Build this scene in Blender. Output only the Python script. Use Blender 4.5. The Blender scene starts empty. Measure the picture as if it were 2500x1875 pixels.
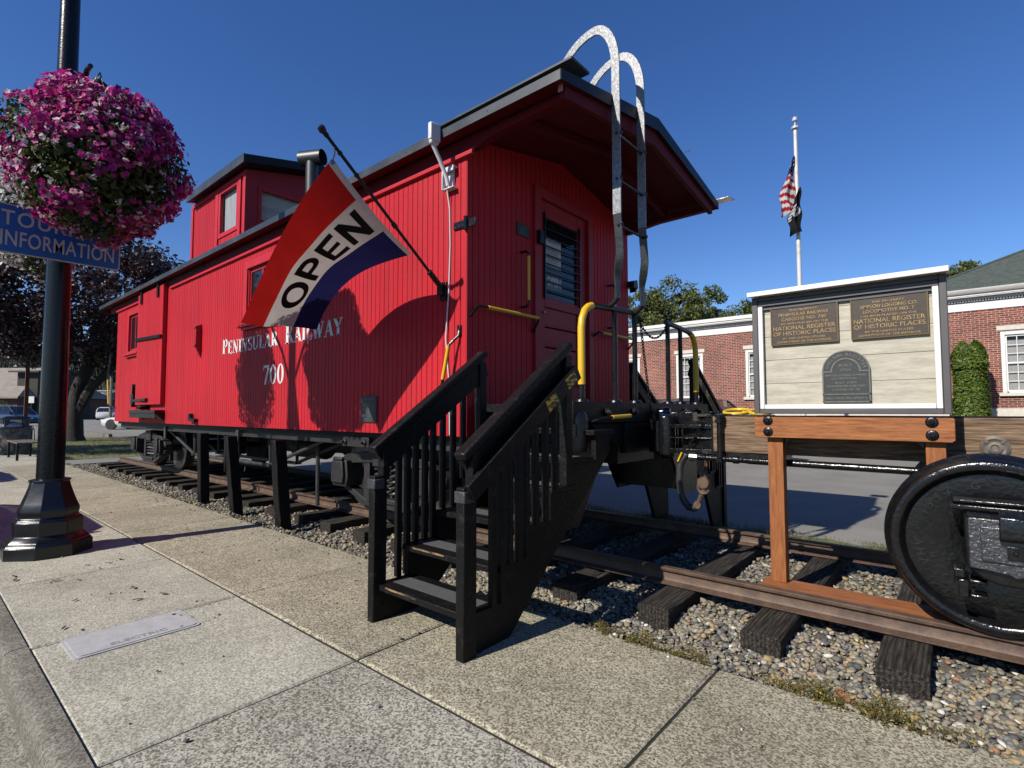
import bpy, math, random
import numpy as np
from mathutils import Vector, Matrix
R = math.radians
PI = math.pi
random.seed(7)
rng = np.random.default_rng(7)
scene = bpy.context.scene
COL = scene.collection

# ------------------------------------------------------------ camera, sky, sun, exposure
CAM = (3.0648, -4.4011, 1.2806)
YAW, PITCH, ROLL, FPX = -0.707, 0.0506, -0.0016, 1281.43
f = Vector((math.sin(YAW) * math.cos(PITCH), math.cos(YAW) * math.cos(PITCH), math.sin(PITCH)))
r = f.cross(Vector((0, 0, 1))).normalized()
u = r.cross(f)
r2 = r * math.cos(ROLL) + u * math.sin(ROLL)
u2 = -r * math.sin(ROLL) + u * math.cos(ROLL)
cd = bpy.data.cameras.new('camera')
cd.sensor_width = 36
cd.lens = FPX / 2500 * 36
cd.clip_start, cd.clip_end = 0.05, 5000
cam = bpy.data.objects.new('camera', cd)
COL.objects.link(cam)
cam.matrix_world = Matrix(((r2.x, u2.x, -f.x, CAM[0]), (r2.y, u2.y, -f.y, CAM[1]), (r2.z, u2.z, -f.z, CAM[2]), (0, 0, 0, 1)))
scene.camera = cam

SUN = Vector((0.18, 1.0, -0.78)).normalized()      # the way the light travels
EL = math.asin(-SUN.z)
ROT = math.atan2(-SUN.x, -SUN.y)
world = bpy.data.worlds.new('World')
scene.world = world
world.use_nodes = True
nt = world.node_tree
sky = nt.nodes.new('ShaderNodeTexSky')
sky.sky_type = 'NISHITA'
sky.sun_disc = False
sky.sun_elevation = EL
sky.sun_rotation = ROT
sky.altitude = 300
sky.air_density = 1.0
sky.dust_density = 0.0
sky.ozone_density = 4.5
nt.nodes['Background'].inputs['Strength'].default_value = 0.086
hs = nt.nodes.new('ShaderNodeHueSaturation')            # the photograph's deep, saturated blue
hs.inputs['Saturation'].default_value = 1.2
hs.inputs['Hue'].default_value = 0.512
hs.inputs['Value'].default_value = 1.0
nt.links.new(sky.outputs[0], hs.inputs['Color'])
nt.links.new(hs.outputs[0], nt.nodes['Background'].inputs[0])
sl = bpy.data.lights.new('sun', 'SUN')
sl.energy = 5.0
sl.angle = R(0.53)
sl.color = (1.0, 0.94, 0.85)
so = bpy.data.objects.new('sun', sl)
so.rotation_euler = SUN.to_track_quat('-Z', 'Y').to_euler()
so.location = (-3, -20, 16)
COL.objects.link(so)
scene.view_settings.view_transform = 'Standard'
scene.view_settings.look = 'None'
scene.view_settings.gamma = 1
scene.view_settings.exposure = 0.6
scene.cycles.use_denoising = True
scene.cycles.diffuse_bounces = 2

# ------------------------------------------------------------ helpers
class MB:
    """collects faces for ONE mesh object, in world coordinates"""
    def __init__(s): s.v, s.f, s.m, s.c = [], [], [], []
    def add(s, vs, fs, m=0):
        o = len(s.v)
        s.c.append((o, len(s.f)))
        s.v += [tuple(p) for p in vs]
        s.f += [tuple(i + o for i in q) for q in fs]
        s.m += [m] * len(fs)
        return s
    def box(s, x0, x1, y0, y1, z0, z1, m=0):
        x0, x1 = min(x0, x1), max(x0, x1); y0, y1 = min(y0, y1), max(y0, y1); z0, z1 = min(z0, z1), max(z0, z1)
        vs = [(x, y, z) for z in (z0, z1) for y in (y0, y1) for x in (x0, x1)]
        return s.add(vs, [(0, 2, 3, 1), (4, 5, 7, 6), (0, 1, 5, 4), (2, 6, 7, 3), (0, 4, 6, 2), (1, 3, 7, 5)], m)
    def obox(s, c, ax, ay, az, m=0):
        c, ax, ay, az = Vector(c), Vector(ax), Vector(ay), Vector(az)
        vs = [c + ax * i + ay * j + az * k for k in (-1, 1) for j in (-1, 1) for i in (-1, 1)]
        return s.add(vs, [(0, 2, 3, 1), (4, 5, 7, 6), (0, 1, 5, 4), (2, 6, 7, 3), (0, 4, 6, 2), (1, 3, 7, 5)], m)
    def bar(s, a, b, w, h, m=0, up=(0, 0, 1)):
        a, b = Vector(a), Vector(b); d = (b - a); L = d.length; d.normalize()
        side = d.cross(Vector(up))
        if side.length < 1e-4: side = d.cross(Vector((0, 1, 0)))
        side.normalize(); n = side.cross(d)
        return s.obox((a + b) / 2, d * L / 2, side * w / 2, n * h / 2, m)
    def prism(s, poly, axis, a, b, m=0):
        n = len(poly)
        def P(p, t):
            return {'x': (t, p[0], p[1]), 'y': (p[0], t, p[1]), 'z': (p[0], p[1], t)}[axis]
        vs = [P(p, a) for p in poly] + [P(p, b) for p in poly]
        fs = [(i, (i + 1) % n, n + (i + 1) % n, n + i) for i in range(n)] + [tuple(range(n - 1, -1, -1)), tuple(range(n, 2 * n))]
        return s.add(vs, fs, m)
    def tube(s, pts, rad, n=10, m=0, caps=True, flat=None):
        pts = [Vector(p) for p in pts]; k = len(pts)
        rads = rad if isinstance(rad, (list, tuple)) else [rad] * k
        vs = []; prev = None
        for i, p in enumerate(pts):
            t = (pts[min(i + 1, k - 1)] - pts[max(i - 1, 0)]).normalized()
            if prev is None:
                a = Vector((0, 0, 1)) if abs(t.z) < .9 else Vector((1, 0, 0))
                a = (a - t * a.dot(t)).normalized()
            else:
                a = (prev - t * prev.dot(t)).normalized()
            prev = a; b = t.cross(a)
            for j in range(n):
                q = 2 * PI * j / n
                ca, sa = math.cos(q), math.sin(q)
                vs.append(p + (a * ca + b * sa) * rads[i])
        fs = [(i * n + j, i * n + (j + 1) % n, (i + 1) * n + (j + 1) % n, (i + 1) * n + j) for i in range(k - 1) for j in range(n)]
        if caps: fs += [tuple(range(n - 1, -1, -1)), tuple((k - 1) * n + j for j in range(n))]
        return s.add(vs, fs, m)
    def lathe(s, prof, c, axis='z', n=24, m=0, phase=0.0, sx=1, sy=1):
        c = Vector(c); vs = []; k = len(prof)
        for (rr, h) in prof:
            for j in range(n):
                q = 2 * PI * j / n + phase
                a, b = rr * math.cos(q) * sx, rr * math.sin(q) * sy
                vs.append(c + Vector({'z': (a, b, h), 'y': (a, h, b), 'x': (h, a, b)}[axis]))
        fs = [(i * n + j, i * n + (j + 1) % n, (i + 1) * n + (j + 1) % n, (i + 1) * n + j) for i in range(k - 1) for j in range(n)]
        if prof[0][0] > 1e-5: fs.append(tuple(range(n - 1, -1, -1)))
        if prof[-1][0] > 1e-5: fs.append(tuple((k - 1) * n + j for j in range(n)))
        return s.add(vs, fs, m)
    def grid(s, P, nu, nv, m=0):
        vs = [P(i / nu, j / nv) for i in range(nu + 1) for j in range(nv + 1)]
        w = nv + 1
        return s.add(vs, [(i * w + j, i * w + j + 1, (i + 1) * w + j + 1, (i + 1) * w + j) for i in range(nu) for j in range(nv)], m)
    def each(s, name, mats, parent=None, per=1, **k):
        """one object for every 'per' shapes added, all with the same name"""
        out = []; cuts = s.c[::per] + [(len(s.v), len(s.f))]
        for (v0, f0), (v1, f1) in zip(cuts[:-1], cuts[1:]):
            q = MB(); q.add(s.v[v0:v1], [tuple(i - v0 for i in fc) for fc in s.f[f0:f1]]); out.append(q.build(name, mats, parent, **k))
        return out
    def build(s, name, mats, parent=None, smooth=True, bevel=0, fix=True):
        me = bpy.data.meshes.new(name)
        off = Vector(parent_origin(parent)) if parent else Vector((0, 0, 0))
        me.from_pydata([Vector(p) - off for p in s.v], [], s.f)
        if not isinstance(mats, (list, tuple)): mats = [mats]
        for q in mats: me.materials.append(q)
        if len(mats) > 1: me.polygons.foreach_set('material_index', s.m)
        if fix:
            import bmesh
            bm = bmesh.new(); bm.from_mesh(me)
            bmesh.ops.recalc_face_normals(bm, faces=bm.faces[:])
            bm.to_mesh(me); bm.free()
        if smooth:
            me.polygons.foreach_set('use_smooth', [True] * len(me.polygons))
            me.set_sharp_from_angle(angle=R(36))
        o = bpy.data.objects.new(name, me)
        COL.objects.link(o)
        if parent: o.parent = parent
        if bevel:
            b = o.modifiers.new('bevel', 'BEVEL'); b.width = bevel; b.segments = 2; b.limit_method = 'ANGLE'; b.angle_limit = R(40)
            b.harden_normals = False
        return o

def parent_origin(p):
    loc = Vector((0, 0, 0))
    while p is not None:
        loc += p.location; p = p.parent
    return loc

def tag(o, label=None, cat=None, group=None, kind=None):
    if label: o['label'] = label
    if cat: o['category'] = cat
    if group: o['group'] = group
    if kind: o['kind'] = kind
    return o

def thing(name, label, cat, loc=(0, 0, 0), group=None):
    o = bpy.data.objects.new(name, None)
    o.empty_display_size = 0.1
    o.location = loc
    COL.objects.link(o)
    return tag(o, label, cat, group)

def copy_tree(o, parent=None):
    c = o.copy(); COL.objects.link(c)
    if parent: c.parent = parent
    for ch in [x for x in o.children]: copy_tree(ch, c)
    return c

def raw(name, verts, faces_n, mat, parent=None, smooth=False, nper=4):
    """fast mesh from numpy: verts (N,3), every face has nper consecutive vertices"""
    me = bpy.data.meshes.new(name)
    off = np.array(parent_origin(parent)) if parent else np.zeros(3)
    v = np.ascontiguousarray(verts - off, dtype=np.float32)
    me.vertices.add(len(v)); me.vertices.foreach_set('co', v.ravel())
    if isinstance(faces_n, np.ndarray): loops = faces_n.ravel().astype(np.int32); k = faces_n.shape[1]
    else: loops = np.arange(len(v), dtype=np.int32); k = nper
    nf = len(loops) // k
    me.loops.add(len(loops)); me.loops.foreach_set('vertex_index', loops)
    me.polygons.add(nf); me.polygons.foreach_set('loop_start', np.arange(nf, dtype=np.int32) * k)
    me.update(calc_edges=True)
    if smooth: me.polygons.foreach_set('use_smooth', [True] * nf)
    me.materials.append(mat)
    o = bpy.data.objects.new(name, me); COL.objects.link(o)
    if parent: o.parent = parent
    return o

# ------------------------------------------------------------ materials
def nd(t, typ, **kw):
    n = t.nodes.new(typ)
    for k, v in kw.items():
        if k in n.inputs: n.inputs[k].default_value = v
        else: setattr(n, k, v)
    return n

KALB = 0.68     # the colours below were matched at exposure 0; real albedos are lower
def col4(c): return (c[0], c[1], c[2], 1)
def colk(c): return (c[0] * KALB, c[1] * KALB, c[2] * KALB, 1) if min(c) < .99 else (c[0], c[1], c[2], 1)

def M(name, base, rough=0.5, metal=0.0, c2=None, vs=6.0, vr=(0.35, 0.65), stretch=None, fine=None, bump=None, bstretch=None, rvar=0.0, spec=0.5, island=0.0, extra=None, coat=0.0):
    """base/c2 mixed by noise; fine=(scale, amount) grain; bump=(scale, strength, distance)"""
    m = bpy.data.materials.new(name); m.use_nodes = True
    t = m.node_tree; p = t.nodes['Principled BSDF']; L = t.links.new
    p.inputs['Roughness'].default_value = rough
    p.inputs['Metallic'].default_value = metal
    p.inputs['Specular IOR Level'].default_value = spec
    if coat: p.inputs['Coat Weight'].default_value = coat; p.inputs['Coat Roughness'].default_value = 0.12
    geo = nd(t, 'ShaderNodeNewGeometry')
    pos = geo.outputs['Position']
    def mapped(st):
        if not st: return pos
        mp = nd(t, 'ShaderNodeMapping'); mp.inputs['Scale'].default_value = st
        L(pos, mp.inputs['Vector']); return mp.outputs[0]
    pc = mapped(stretch)
    no = nd(t, 'ShaderNodeTexNoise', Scale=vs, Detail=5.0, Roughness=0.6)
    L(pc, no.inputs['Vector'])
    rp = nd(t, 'ShaderNodeMapRange'); rp.inputs[1].default_value = vr[0]; rp.inputs[2].default_value = vr[1]
    L(no.outputs[0], rp.inputs[0])
    mx = nd(t, 'ShaderNodeMix', data_type='RGBA')
    if c2 is None: c2 = tuple(x * 0.8 for x in base)
    wh_ = min(base) > .99
    mx.inputs[6].default_value = colk(base); mx.inputs[7].default_value = col4(c2) if wh_ else colk(c2)
    L(rp.outputs[0], mx.inputs[0])
    out = mx.outputs[2]
    if fine:
        n2 = nd(t, 'ShaderNodeTexNoise', Scale=fine[0], Detail=3.0, Roughness=0.7); L(pc, n2.inputs['Vector'])
        r3 = nd(t, 'ShaderNodeMapRange'); r3.inputs[1].default_value = .3; r3.inputs[2].default_value = .7
        r3.inputs[3].default_value = 1 - fine[1]; r3.inputs[4].default_value = 1 + fine[1]
        L(n2.outputs[0], r3.inputs[0])
        vm = nd(t, 'ShaderNodeVectorMath', operation='SCALE'); L(out, vm.inputs[0]); L(r3.outputs[0], vm.inputs['Scale']); out = vm.outputs[0]
    if island:
        r4 = nd(t, 'ShaderNodeMapRange'); r4.inputs[3].default_value = 1 - island; r4.inputs[4].default_value = 1 + island
        L(geo.outputs['Random Per Island'], r4.inputs[0])
        vm = nd(t, 'ShaderNodeVectorMath', operation='SCALE'); L(out, vm.inputs[0]); L(r4.outputs[0], vm.inputs['Scale']); out = vm.outputs[0]
    if extra: out = extra(t, L, pos, out, geo)
    L(out, p.inputs['Base Color'])
    if rvar:
        r5 = nd(t, 'ShaderNodeMapRange'); r5.inputs[3].default_value = max(.02, rough - rvar); r5.inputs[4].default_value = min(1, rough + rvar)
        L(no.outputs[0], r5.inputs[0]); L(r5.outputs[0], p.inputs['Roughness'])
    if bump:
        pb = mapped(bstretch if bstretch else stretch)
        n3 = nd(t, 'ShaderNodeTexNoise', Scale=bump[0], Detail=4.0); L(pb, n3.inputs['Vector'])
        b = nd(t, 'ShaderNodeBump', Strength=bump[1], Distance=bump[2]); L(n3.outputs[0], b.inputs['Height']); L(b.outputs[0], p.inputs['Normal'])
    return m

def ramp_island(stops):
    def ex(t, L, pos, out, geo):
        cr = nd(t, 'ShaderNodeValToRGB'); el = cr.color_ramp.elements
        cr.color_ramp.interpolation = 'CONSTANT'
        while len(el) < len(stops): el.new(0.5)
        for e, (p_, c) in zip(el, stops): e.position = p_; e.color = colk(c)
        L(geo.outputs['Random Per Island'], cr.inputs[0])
        mm = nd(t, 'ShaderNodeMix', data_type='RGBA', blend_type='MULTIPLY'); mm.inputs[0].default_value = 1
        L(cr.outputs[0], mm.inputs[6]); L(out, mm.inputs[7]); return mm.outputs[2]
    return ex

def leafmat(name, stops, trans=0.3, rough=0.55):
    m = M(name, (1, 1, 1), rough, c2=(.75, .75, .75), vs=2.0, extra=ramp_island(stops), spec=0.35)
    t = m.node_tree; p = t.nodes['Principled BSDF']; out = t.nodes['Material Output']
    tr = nd(t, 'ShaderNodeBsdfTranslucent'); ms = nd(t, 'ShaderNodeMixShader'); ms.inputs[0].default_value = trans
    src = p.inputs['Base Color'].links[0].from_socket
    t.links.new(src, tr.inputs[0]); t.links.new(p.outputs[0], ms.inputs[1]); t.links.new(tr.outputs[0], ms.inputs[2]); t.links.new(ms.outputs[0], out.inputs[0])
    return m

def concrete(name, a, b, dark, island=0.06, scale=1.0):
    def ex(t, L, pos, out, geo):
        vo = nd(t, 'ShaderNodeTexVoronoi', Scale=135.0 * scale); L(pos, vo.inputs['Vector'])
        sep = nd(t, 'ShaderNodeSeparateColor'); L(vo.outputs['Color'], sep.inputs[0])
        n = nd(t, 'ShaderNodeTexNoise', Scale=74.0 * scale, Detail=4.0, Roughness=.75); L(pos, n.inputs['Vector'])
        ad = nd(t, 'ShaderNodeMath', operation='MULTIPLY_ADD'); L(sep.outputs[0], ad.inputs[0]); ad.inputs[1].default_value = .45; L(n.outputs[0], ad.inputs[2])
        mr = nd(t, 'ShaderNodeMapRange'); mr.inputs[1].default_value = .56; mr.inputs[2].default_value = .88; mr.inputs[3].default_value = 0; mr.inputs[4].default_value = 1
        L(ad.outputs[0], mr.inputs[0])
        mx = nd(t, 'ShaderNodeMix', data_type='RGBA'); L(mr.outputs[0], mx.inputs[0]); mx.inputs[6].default_value = colk(dark); L(out, mx.inputs[7])
        # stains
        n2 = nd(t, 'ShaderNodeTexNoise', Scale=1.6, Detail=6.0, Roughness=.65); L(pos, n2.inputs['Vector'])
        m2 = nd(t, 'ShaderNodeMapRange'); m2.inputs[1].default_value = .42; m2.inputs[2].default_value = .7; m2.inputs[3].default_value = 1; m2.inputs[4].default_value = .72
        L(n2.outputs[0], m2.inputs[0])
        vm = nd(t, 'ShaderNodeVectorMath', operation='SCALE'); L(mx.outputs[2], vm.inputs[0]); L(m2.outputs[0], vm.inputs['Scale'])
        v2 = nd(t, 'ShaderNodeTexVoronoi', Scale=2.6); L(pos, v2.inputs['Vector'])
        m5 = nd(t, 'ShaderNodeMapRange'); m5.inputs[1].default_value = .045; m5.inputs[2].default_value = .06; m5.inputs[3].default_value = .55; m5.inputs[4].default_value = 0; L(v2.outputs['Distance'], m5.inputs[0])
        n5 = nd(t, 'ShaderNodeTexNoise', Scale=4.5, Detail=8.0, Roughness=.7); L(pos, n5.inputs['Vector'])
        m6 = nd(t, 'ShaderNodeMapRange'); m6.inputs[1].default_value = .60; m6.inputs[2].default_value = .72; m6.inputs[4].default_value = .35; L(n5.outputs[0], m6.inputs[0])
        ma = nd(t, 'ShaderNodeMath', operation='MAXIMUM'); L(m5.outputs[0], ma.inputs[0]); L(m6.outputs[0], ma.inputs[1])
        m7 = nd(t, 'ShaderNodeMix', data_type='RGBA'); L(ma.outputs[0], m7.inputs[0]); L(vm.outputs[0], m7.inputs[6]); m7.inputs[7].default_value = (.10, .09, .072, 1)
        return m7.outputs[2]
    return M(name, a, 0.85, c2=b, vs=14, island=island, bump=(60 * scale, 0.5, 0.004), extra=ex, spec=.25)

def glassmat(name, tint=(.02, .025, .03), clear=.35):
    m = bpy.data.materials.new(name); m.use_nodes = True; t = m.node_tree
    p = t.nodes['Principled BSDF']; out = t.nodes['Material Output']
    p.inputs['Base Color'].default_value = col4(tint); p.inputs['Roughness'].default_value = .03; p.inputs['Specular IOR Level'].default_value = .6
    tr = nd(t, 'ShaderNodeBsdfTransparent'); ms = nd(t, 'ShaderNodeMixShader'); ms.inputs[0].default_value = clear
    t.links.new(p.outputs[0], ms.inputs[1]); t.links.new(tr.outputs[0], ms.inputs[2]); t.links.new(ms.outputs[0], out.inputs[0])
    return m

def weather(t, L, pos, out, geo):
    mp = nd(t, 'ShaderNodeMapping'); mp.inputs['Scale'].default_value = (9, 9, .55); L(pos, mp.inputs[0])
    n = nd(t, 'ShaderNodeTexNoise', Scale=1.0, Detail=6.0, Roughness=.7); L(mp.outputs[0], n.inputs['Vector'])
    mr = nd(t, 'ShaderNodeMapRange'); mr.inputs[1].default_value = .50; mr.inputs[2].default_value = .74; mr.inputs[3].default_value = 0; mr.inputs[4].default_value = .34; L(n.outputs[0], mr.inputs[0])
    mx = nd(t, 'ShaderNodeMix', data_type='RGBA'); L(mr.outputs[0], mx.inputs[0]); L(out, mx.inputs[6]); mx.inputs[7].default_value = (.20, .035, .035, 1)
    n2 = nd(t, 'ShaderNodeTexNoise', Scale=55.0, Detail=3.0, Roughness=.8); L(pos, n2.inputs['Vector'])
    m2 = nd(t, 'ShaderNodeMapRange'); m2.inputs[1].default_value = .735; m2.inputs[2].default_value = .76; m2.inputs[4].default_value = .5; L(n2.outputs[0], m2.inputs[0])
    m3 = nd(t, 'ShaderNodeMix', data_type='RGBA'); L(m2.outputs[0], m3.inputs[0]); L(mx.outputs[2], m3.inputs[6]); m3.inputs[7].default_value = (.09, .02, .02, 1)
    n4 = nd(t, 'ShaderNodeTexNoise', Scale=.7, Detail=3.0); L(pos, n4.inputs['Vector'])
    m4 = nd(t, 'ShaderNodeMapRange'); m4.inputs[1].default_value = .35; m4.inputs[2].default_value = .7; m4.inputs[3].default_value = 1.08; m4.inputs[4].default_value = .88; L(n4.outputs[0], m4.inputs[0])
    vm = nd(t, 'ShaderNodeVectorMath', operation='SCALE'); L(m3.outputs[2], vm.inputs[0]); L(m4.outputs[0], vm.inputs['Scale'])
    return vm.outputs[0]
RED = M('red_paint', (.49, .0165, .027), .55, c2=(.49, .016, .027), vs=3, fine=(30, .07), bump=(45, .35, .003), island=0.05, spec=.18, extra=weather)
SHADERED = M('shade_darkened_eave_red', (.13, .008, .013), .6, c2=(.13, .008, .012), vs=4, bump=(60, .2, .002), spec=.15)  # darker copy of the red paint; the eave shade is put into its colour
REDTRIM = M('red_trim_paint', (.53, .022, .034), .5, c2=(.47, .018, .03), vs=4, bump=(60, .2, .002), spec=.25)
DKRED = M('dark_red_paint', (.40, .018, .03), .5, c2=(.33, .015, .025), vs=4, bump=(60, .2, .002), spec=.3)
BLACKW = M('black_painted_wood', (.0075, .0072, .0072), .48, c2=(.030, .029, .028), vs=16, vr=(.56, .78), fine=(70, .35), bump=(48, .8, .006), rvar=.14, spec=.16)
BLACKI = M('black_painted_iron', (.0055, .0055, .006), .30, c2=(.011, .011, .012), vs=18, bump=(70, .6, .004), rvar=.15, spec=.32)
BLACKG = M('glossy_black_cast_iron', (.0045, .0047, .0055), .20, c2=(.009, .009, .0095), vs=30, bump=(50, .5, .006), rvar=.09, spec=.5)
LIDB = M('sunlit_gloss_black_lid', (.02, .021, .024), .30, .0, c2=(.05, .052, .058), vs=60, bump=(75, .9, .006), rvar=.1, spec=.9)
CASTL = M('black_cast_letters', (.010, .010, .011), .25, c2=(.02, .02, .022), vs=60, bump=(90, .5, .003), spec=.6)
GRIME = M('sooty_iron', (.009, .0085, .0085), .6, c2=(.02, .018, .017), vs=7, bump=(40, .5, .006))
STEEL = M('dull_grey_steel', (.09, .09, .09), .45, .4, c2=(.05, .05, .05), vs=9, bump=(60, .3, .003))
SHINY = M('polished_wheel_steel', (.35, .35, .36), .3, .9, c2=(.2, .19, .18), vs=8)
YEL = M('yellow_paint', (.80, .50, .012), .38, c2=(.72, .43, .01), vs=10, bump=(50, .2, .002))
ROOFM = M('dark_roof_metal', (.032, .039, .045), .45, .1, c2=(.062, .072, .08), vs=3.5, vr=(.45, .75), fine=(60, .2), rvar=.1)
ROOFB = M('black_roof_trim', (.006, .008, .012), .45, 0, c2=(.011, .013, .018), vs=5, spec=.25)
GALV = M('silvery_worn_bar', (.82, .83, .85), .30, .75, c2=(.28, .29, .31), vs=34, vr=(.42, .58), bump=(60, .6, .004))
WHITE = M('white_paint', (.78, .77, .74), .45, c2=(.70, .69, .66), vs=6)
WHITEP = M('white_plastic', (.75, .76, .77), .35, c2=(.68, .69, .7), vs=8)
LETTER = M('white_lettering', (.72, .70, .69), .5, c2=(.55, .53, .52), vs=22, vr=(.5, .7))
def tie_grain(t, L, pos, out, geo):
    mp = nd(t, 'ShaderNodeMapping'); mp.inputs['Scale'].default_value = (1, .10, 1); L(pos, mp.inputs[0])
    wv = nd(t, 'ShaderNodeTexWave', Scale=14.0, Distortion=5.0, Detail=3.0); wv.wave_type = 'RINGS'; wv.rings_direction = 'Y'; L(mp.outputs[0], wv.inputs['Vector'])
    wv.inputs['Detail Scale'].default_value = 2.5
    mr = nd(t, 'ShaderNodeMapRange'); mr.inputs[3].default_value = .55; mr.inputs[4].default_value = 1.35; L(wv.outputs['Fac'], mr.inputs[0])
    vm = nd(t, 'ShaderNodeVectorMath', operation='SCALE'); L(out, vm.inputs[0]); L(mr.outputs[0], vm.inputs['Scale']); return vm.outputs[0]
TIE = M('creosoted_tie_wood', (.020, .0172, .0145), .85, c2=(.062, .054, .046), vs=5, stretch=(14, 1.0, 14), fine=(6, .4), bump=(4, 1.0, .022), spec=.15, extra=tie_grain)
RUST = M('rusty_rail_steel', (.075, .042, .029), .62, .1, c2=(.135, .082, .050), vs=9, fine=(60, .25), bump=(80, .4, .002))
CEDAR = M('orange_cedar_stain', (.38, .145, .045), .65, c2=(.23, .075, .022), vs=3.2, stretch=(1.6, 16, 24), fine=(9, .32), bump=(9, .3, .003), spec=.3)
CEDARV = M('orange_cedar_upright', (.35, .128, .038), .65, c2=(.22, .07, .02), vs=3.2, stretch=(22, 22, 2), fine=(7, .2), bump=(9, .3, .003), spec=.3)
OLDW = M('weathered_brown_beam', (.25, .165, .10), .72, c2=(.10, .062, .038), vs=4, vr=(.40, .62), stretch=(1.1, 14, 16), fine=(9, .35), bump=(7, .8, .008), spec=.25)
FRAMEG = M('dark_grey_frame', (.085, .08, .082), .5, c2=(.07, .066, .068), vs=5)
LAMI = M('pale_wood_laminate', (.52, .48, .38), .5, c2=(.40, .37, .29), vs=2.2, vr=(.4, .6), stretch=(2.0, 6, 13), fine=(10, .1))
BRONZE = M('bronze_plaque', (.040, .028, .020), .55, .25, c2=(.055, .040, .028), vs=40, bump=(160, .5, .001))
GOLD = M('raised_gold_letters', (.44, .30, .12), .45, .3, c2=(.24, .15, .055), vs=70)
SLATEP = M('dark_slate_plaque', (.022, .027, .029), .55, c2=(.015, .019, .021), vs=40, bump=(200, .4, .001))
PEWTER = M('greenish_grey_relief', (.15, .155, .128), .55, .1, c2=(.10, .105, .09), vs=40)
BRICKC = None
STONE = M('pale_stone', (.66, .62, .54), .7, c2=(.57, .53, .46), vs=8, bump=(40, .3, .003))
CREAM = M('cream_interior', (.78, .74, .64), .7)
DARKIN = M('dark_interior', (.03, .025, .022), .8)
GLASS = glassmat('window_glass', clear=.86)
GLASSD = glassmat('dark_glass', (.012, .014, .018), .3)
GLASSB = glassmat('building_glass', clear=.84)
ASPH = M('asphalt', (.27, .26, .235), .88, c2=(.215, .205, .185), vs=1.2, fine=(70, .35), bump=(120, .5, .004), spec=.2)
ASPHD = M('darker_asphalt', (.075, .073, .071), .9, c2=(.055, .055, .054), vs=1.5, fine=(90, .3), bump=(120, .5, .004), spec=.2)
DIRT = M('ballast_grit', (.19, .175, .15), .95, c2=(.10, .092, .08), vs=30, fine=(90, .4), bump=(70, .8, .01), spec=.1)
CONC_N = concrete('tan_aggregate_concrete', (.61, .565, .43), (.48, .44, .33), (.16, .137, .088))
CONC_S = concrete('pale_grey_aggregate_concrete', (.655, .63, .515), (.545, .525, .425), (.29, .275, .22))
CONC_D = concrete('speckled_grey_concrete', (.60, .575, .48), (.50, .475, .39), (.15, .138, .108), scale=.95)
KERBM = concrete('kerb_concrete', (.30, .285, .235), (.22, .205, .17), (.11, .10, .08), island=.05)
GRAVEL = M('gravel_stones', (1, 1, 1), .75, c2=(.8, .8, .8), vs=40, spec=.3, extra=ramp_island([(0, (.27, .245, .19)), (.17, (.16, .15, .13)), (.35, (.34, .305, .225)), (.52, (.10, .098, .094)), (.63, (.30, .25, .165)), (.76, (.47, .44, .36)), (.82, (.20, .20, .195)), (.90, (.40, .29, .14)), (.965, (.40, .19, .09)), (.98, (.70, .68, .62))]))

# ------------------------------------------------------------ text helpers
def text2d(s, size=1.0, align='LEFT', bold=0.0, sx=1.0, spacing=1.0):
    c = bpy.data.curves.new('txt', 'FONT'); c.body = s; c.size = size; c.align_x = align; c.offset = bold; c.resolution_u = 3; c.space_character = spacing
    o = bpy.data.objects.new('txt', c); COL.objects.link(o)
    bpy.context.view_layer.update()
    me = bpy.data.meshes.new_from_object(o.evaluated_get(bpy.context.evaluated_depsgraph_get()))
    vs = [(v.co.x * sx, v.co.y) for v in me.vertices]; fs = [tuple(p.vertices) for p in me.polygons]
    bpy.data.objects.remove(o); bpy.data.curves.remove(c); bpy.data.meshes.remove(me)
    return vs, fs

def put_text(mb, t, fn, m=0):
    vs, fs = t
    mb.add([fn(a, b) for a, b in vs], fs, m)

def fit(t, width):
    """scale text horizontally and centre it on 0 so that it is width wide"""
    vs, fs = t
    xs = [a for a, b in vs]; lo, hi = min(xs), max(xs); k = width / (hi - lo)
    return [((a - (lo + hi) / 2) * k, b) for a, b in vs], fs

def seg(a, b, w, n=6):
    """a straight stroke as n small quads; w horizontal or normal width"""
    (x0, y0), (x1, y1) = a, b; dx, dy = x1 - x0, y1 - y0; L = math.hypot(dx, dy); nx, ny = -dy / L * w / 2, dx / L * w / 2
    vs, fs = [], []
    for i in range(n + 1):
        t = i / n; x, y = x0 + dx * t, y0 + dy * t
        vs += [(x + nx, y + ny), (x - nx, y - ny)]
    fs = [(2 * i, 2 * i + 1, 2 * i + 3, 2 * i + 2) for i in range(n)]
    return vs, fs

def arc(cx, cy, rx, ry, a0, a1, tx, ty, n=20):
    """elliptic ring piece: tx thickness at the sides, ty at top and bottom"""
    vs = []
    for i in range(n + 1):
        a = R(a0 + (a1 - a0) * i / n); c, s = math.cos(a), math.sin(a)
        vs += [(cx + rx * c, cy + ry * s), (cx + (rx - tx) * c, cy + (ry - ty) * s)]
    return vs, [(2 * i, 2 * i + 1, 2 * i + 3, 2 * i + 2) for i in range(n)]

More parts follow.
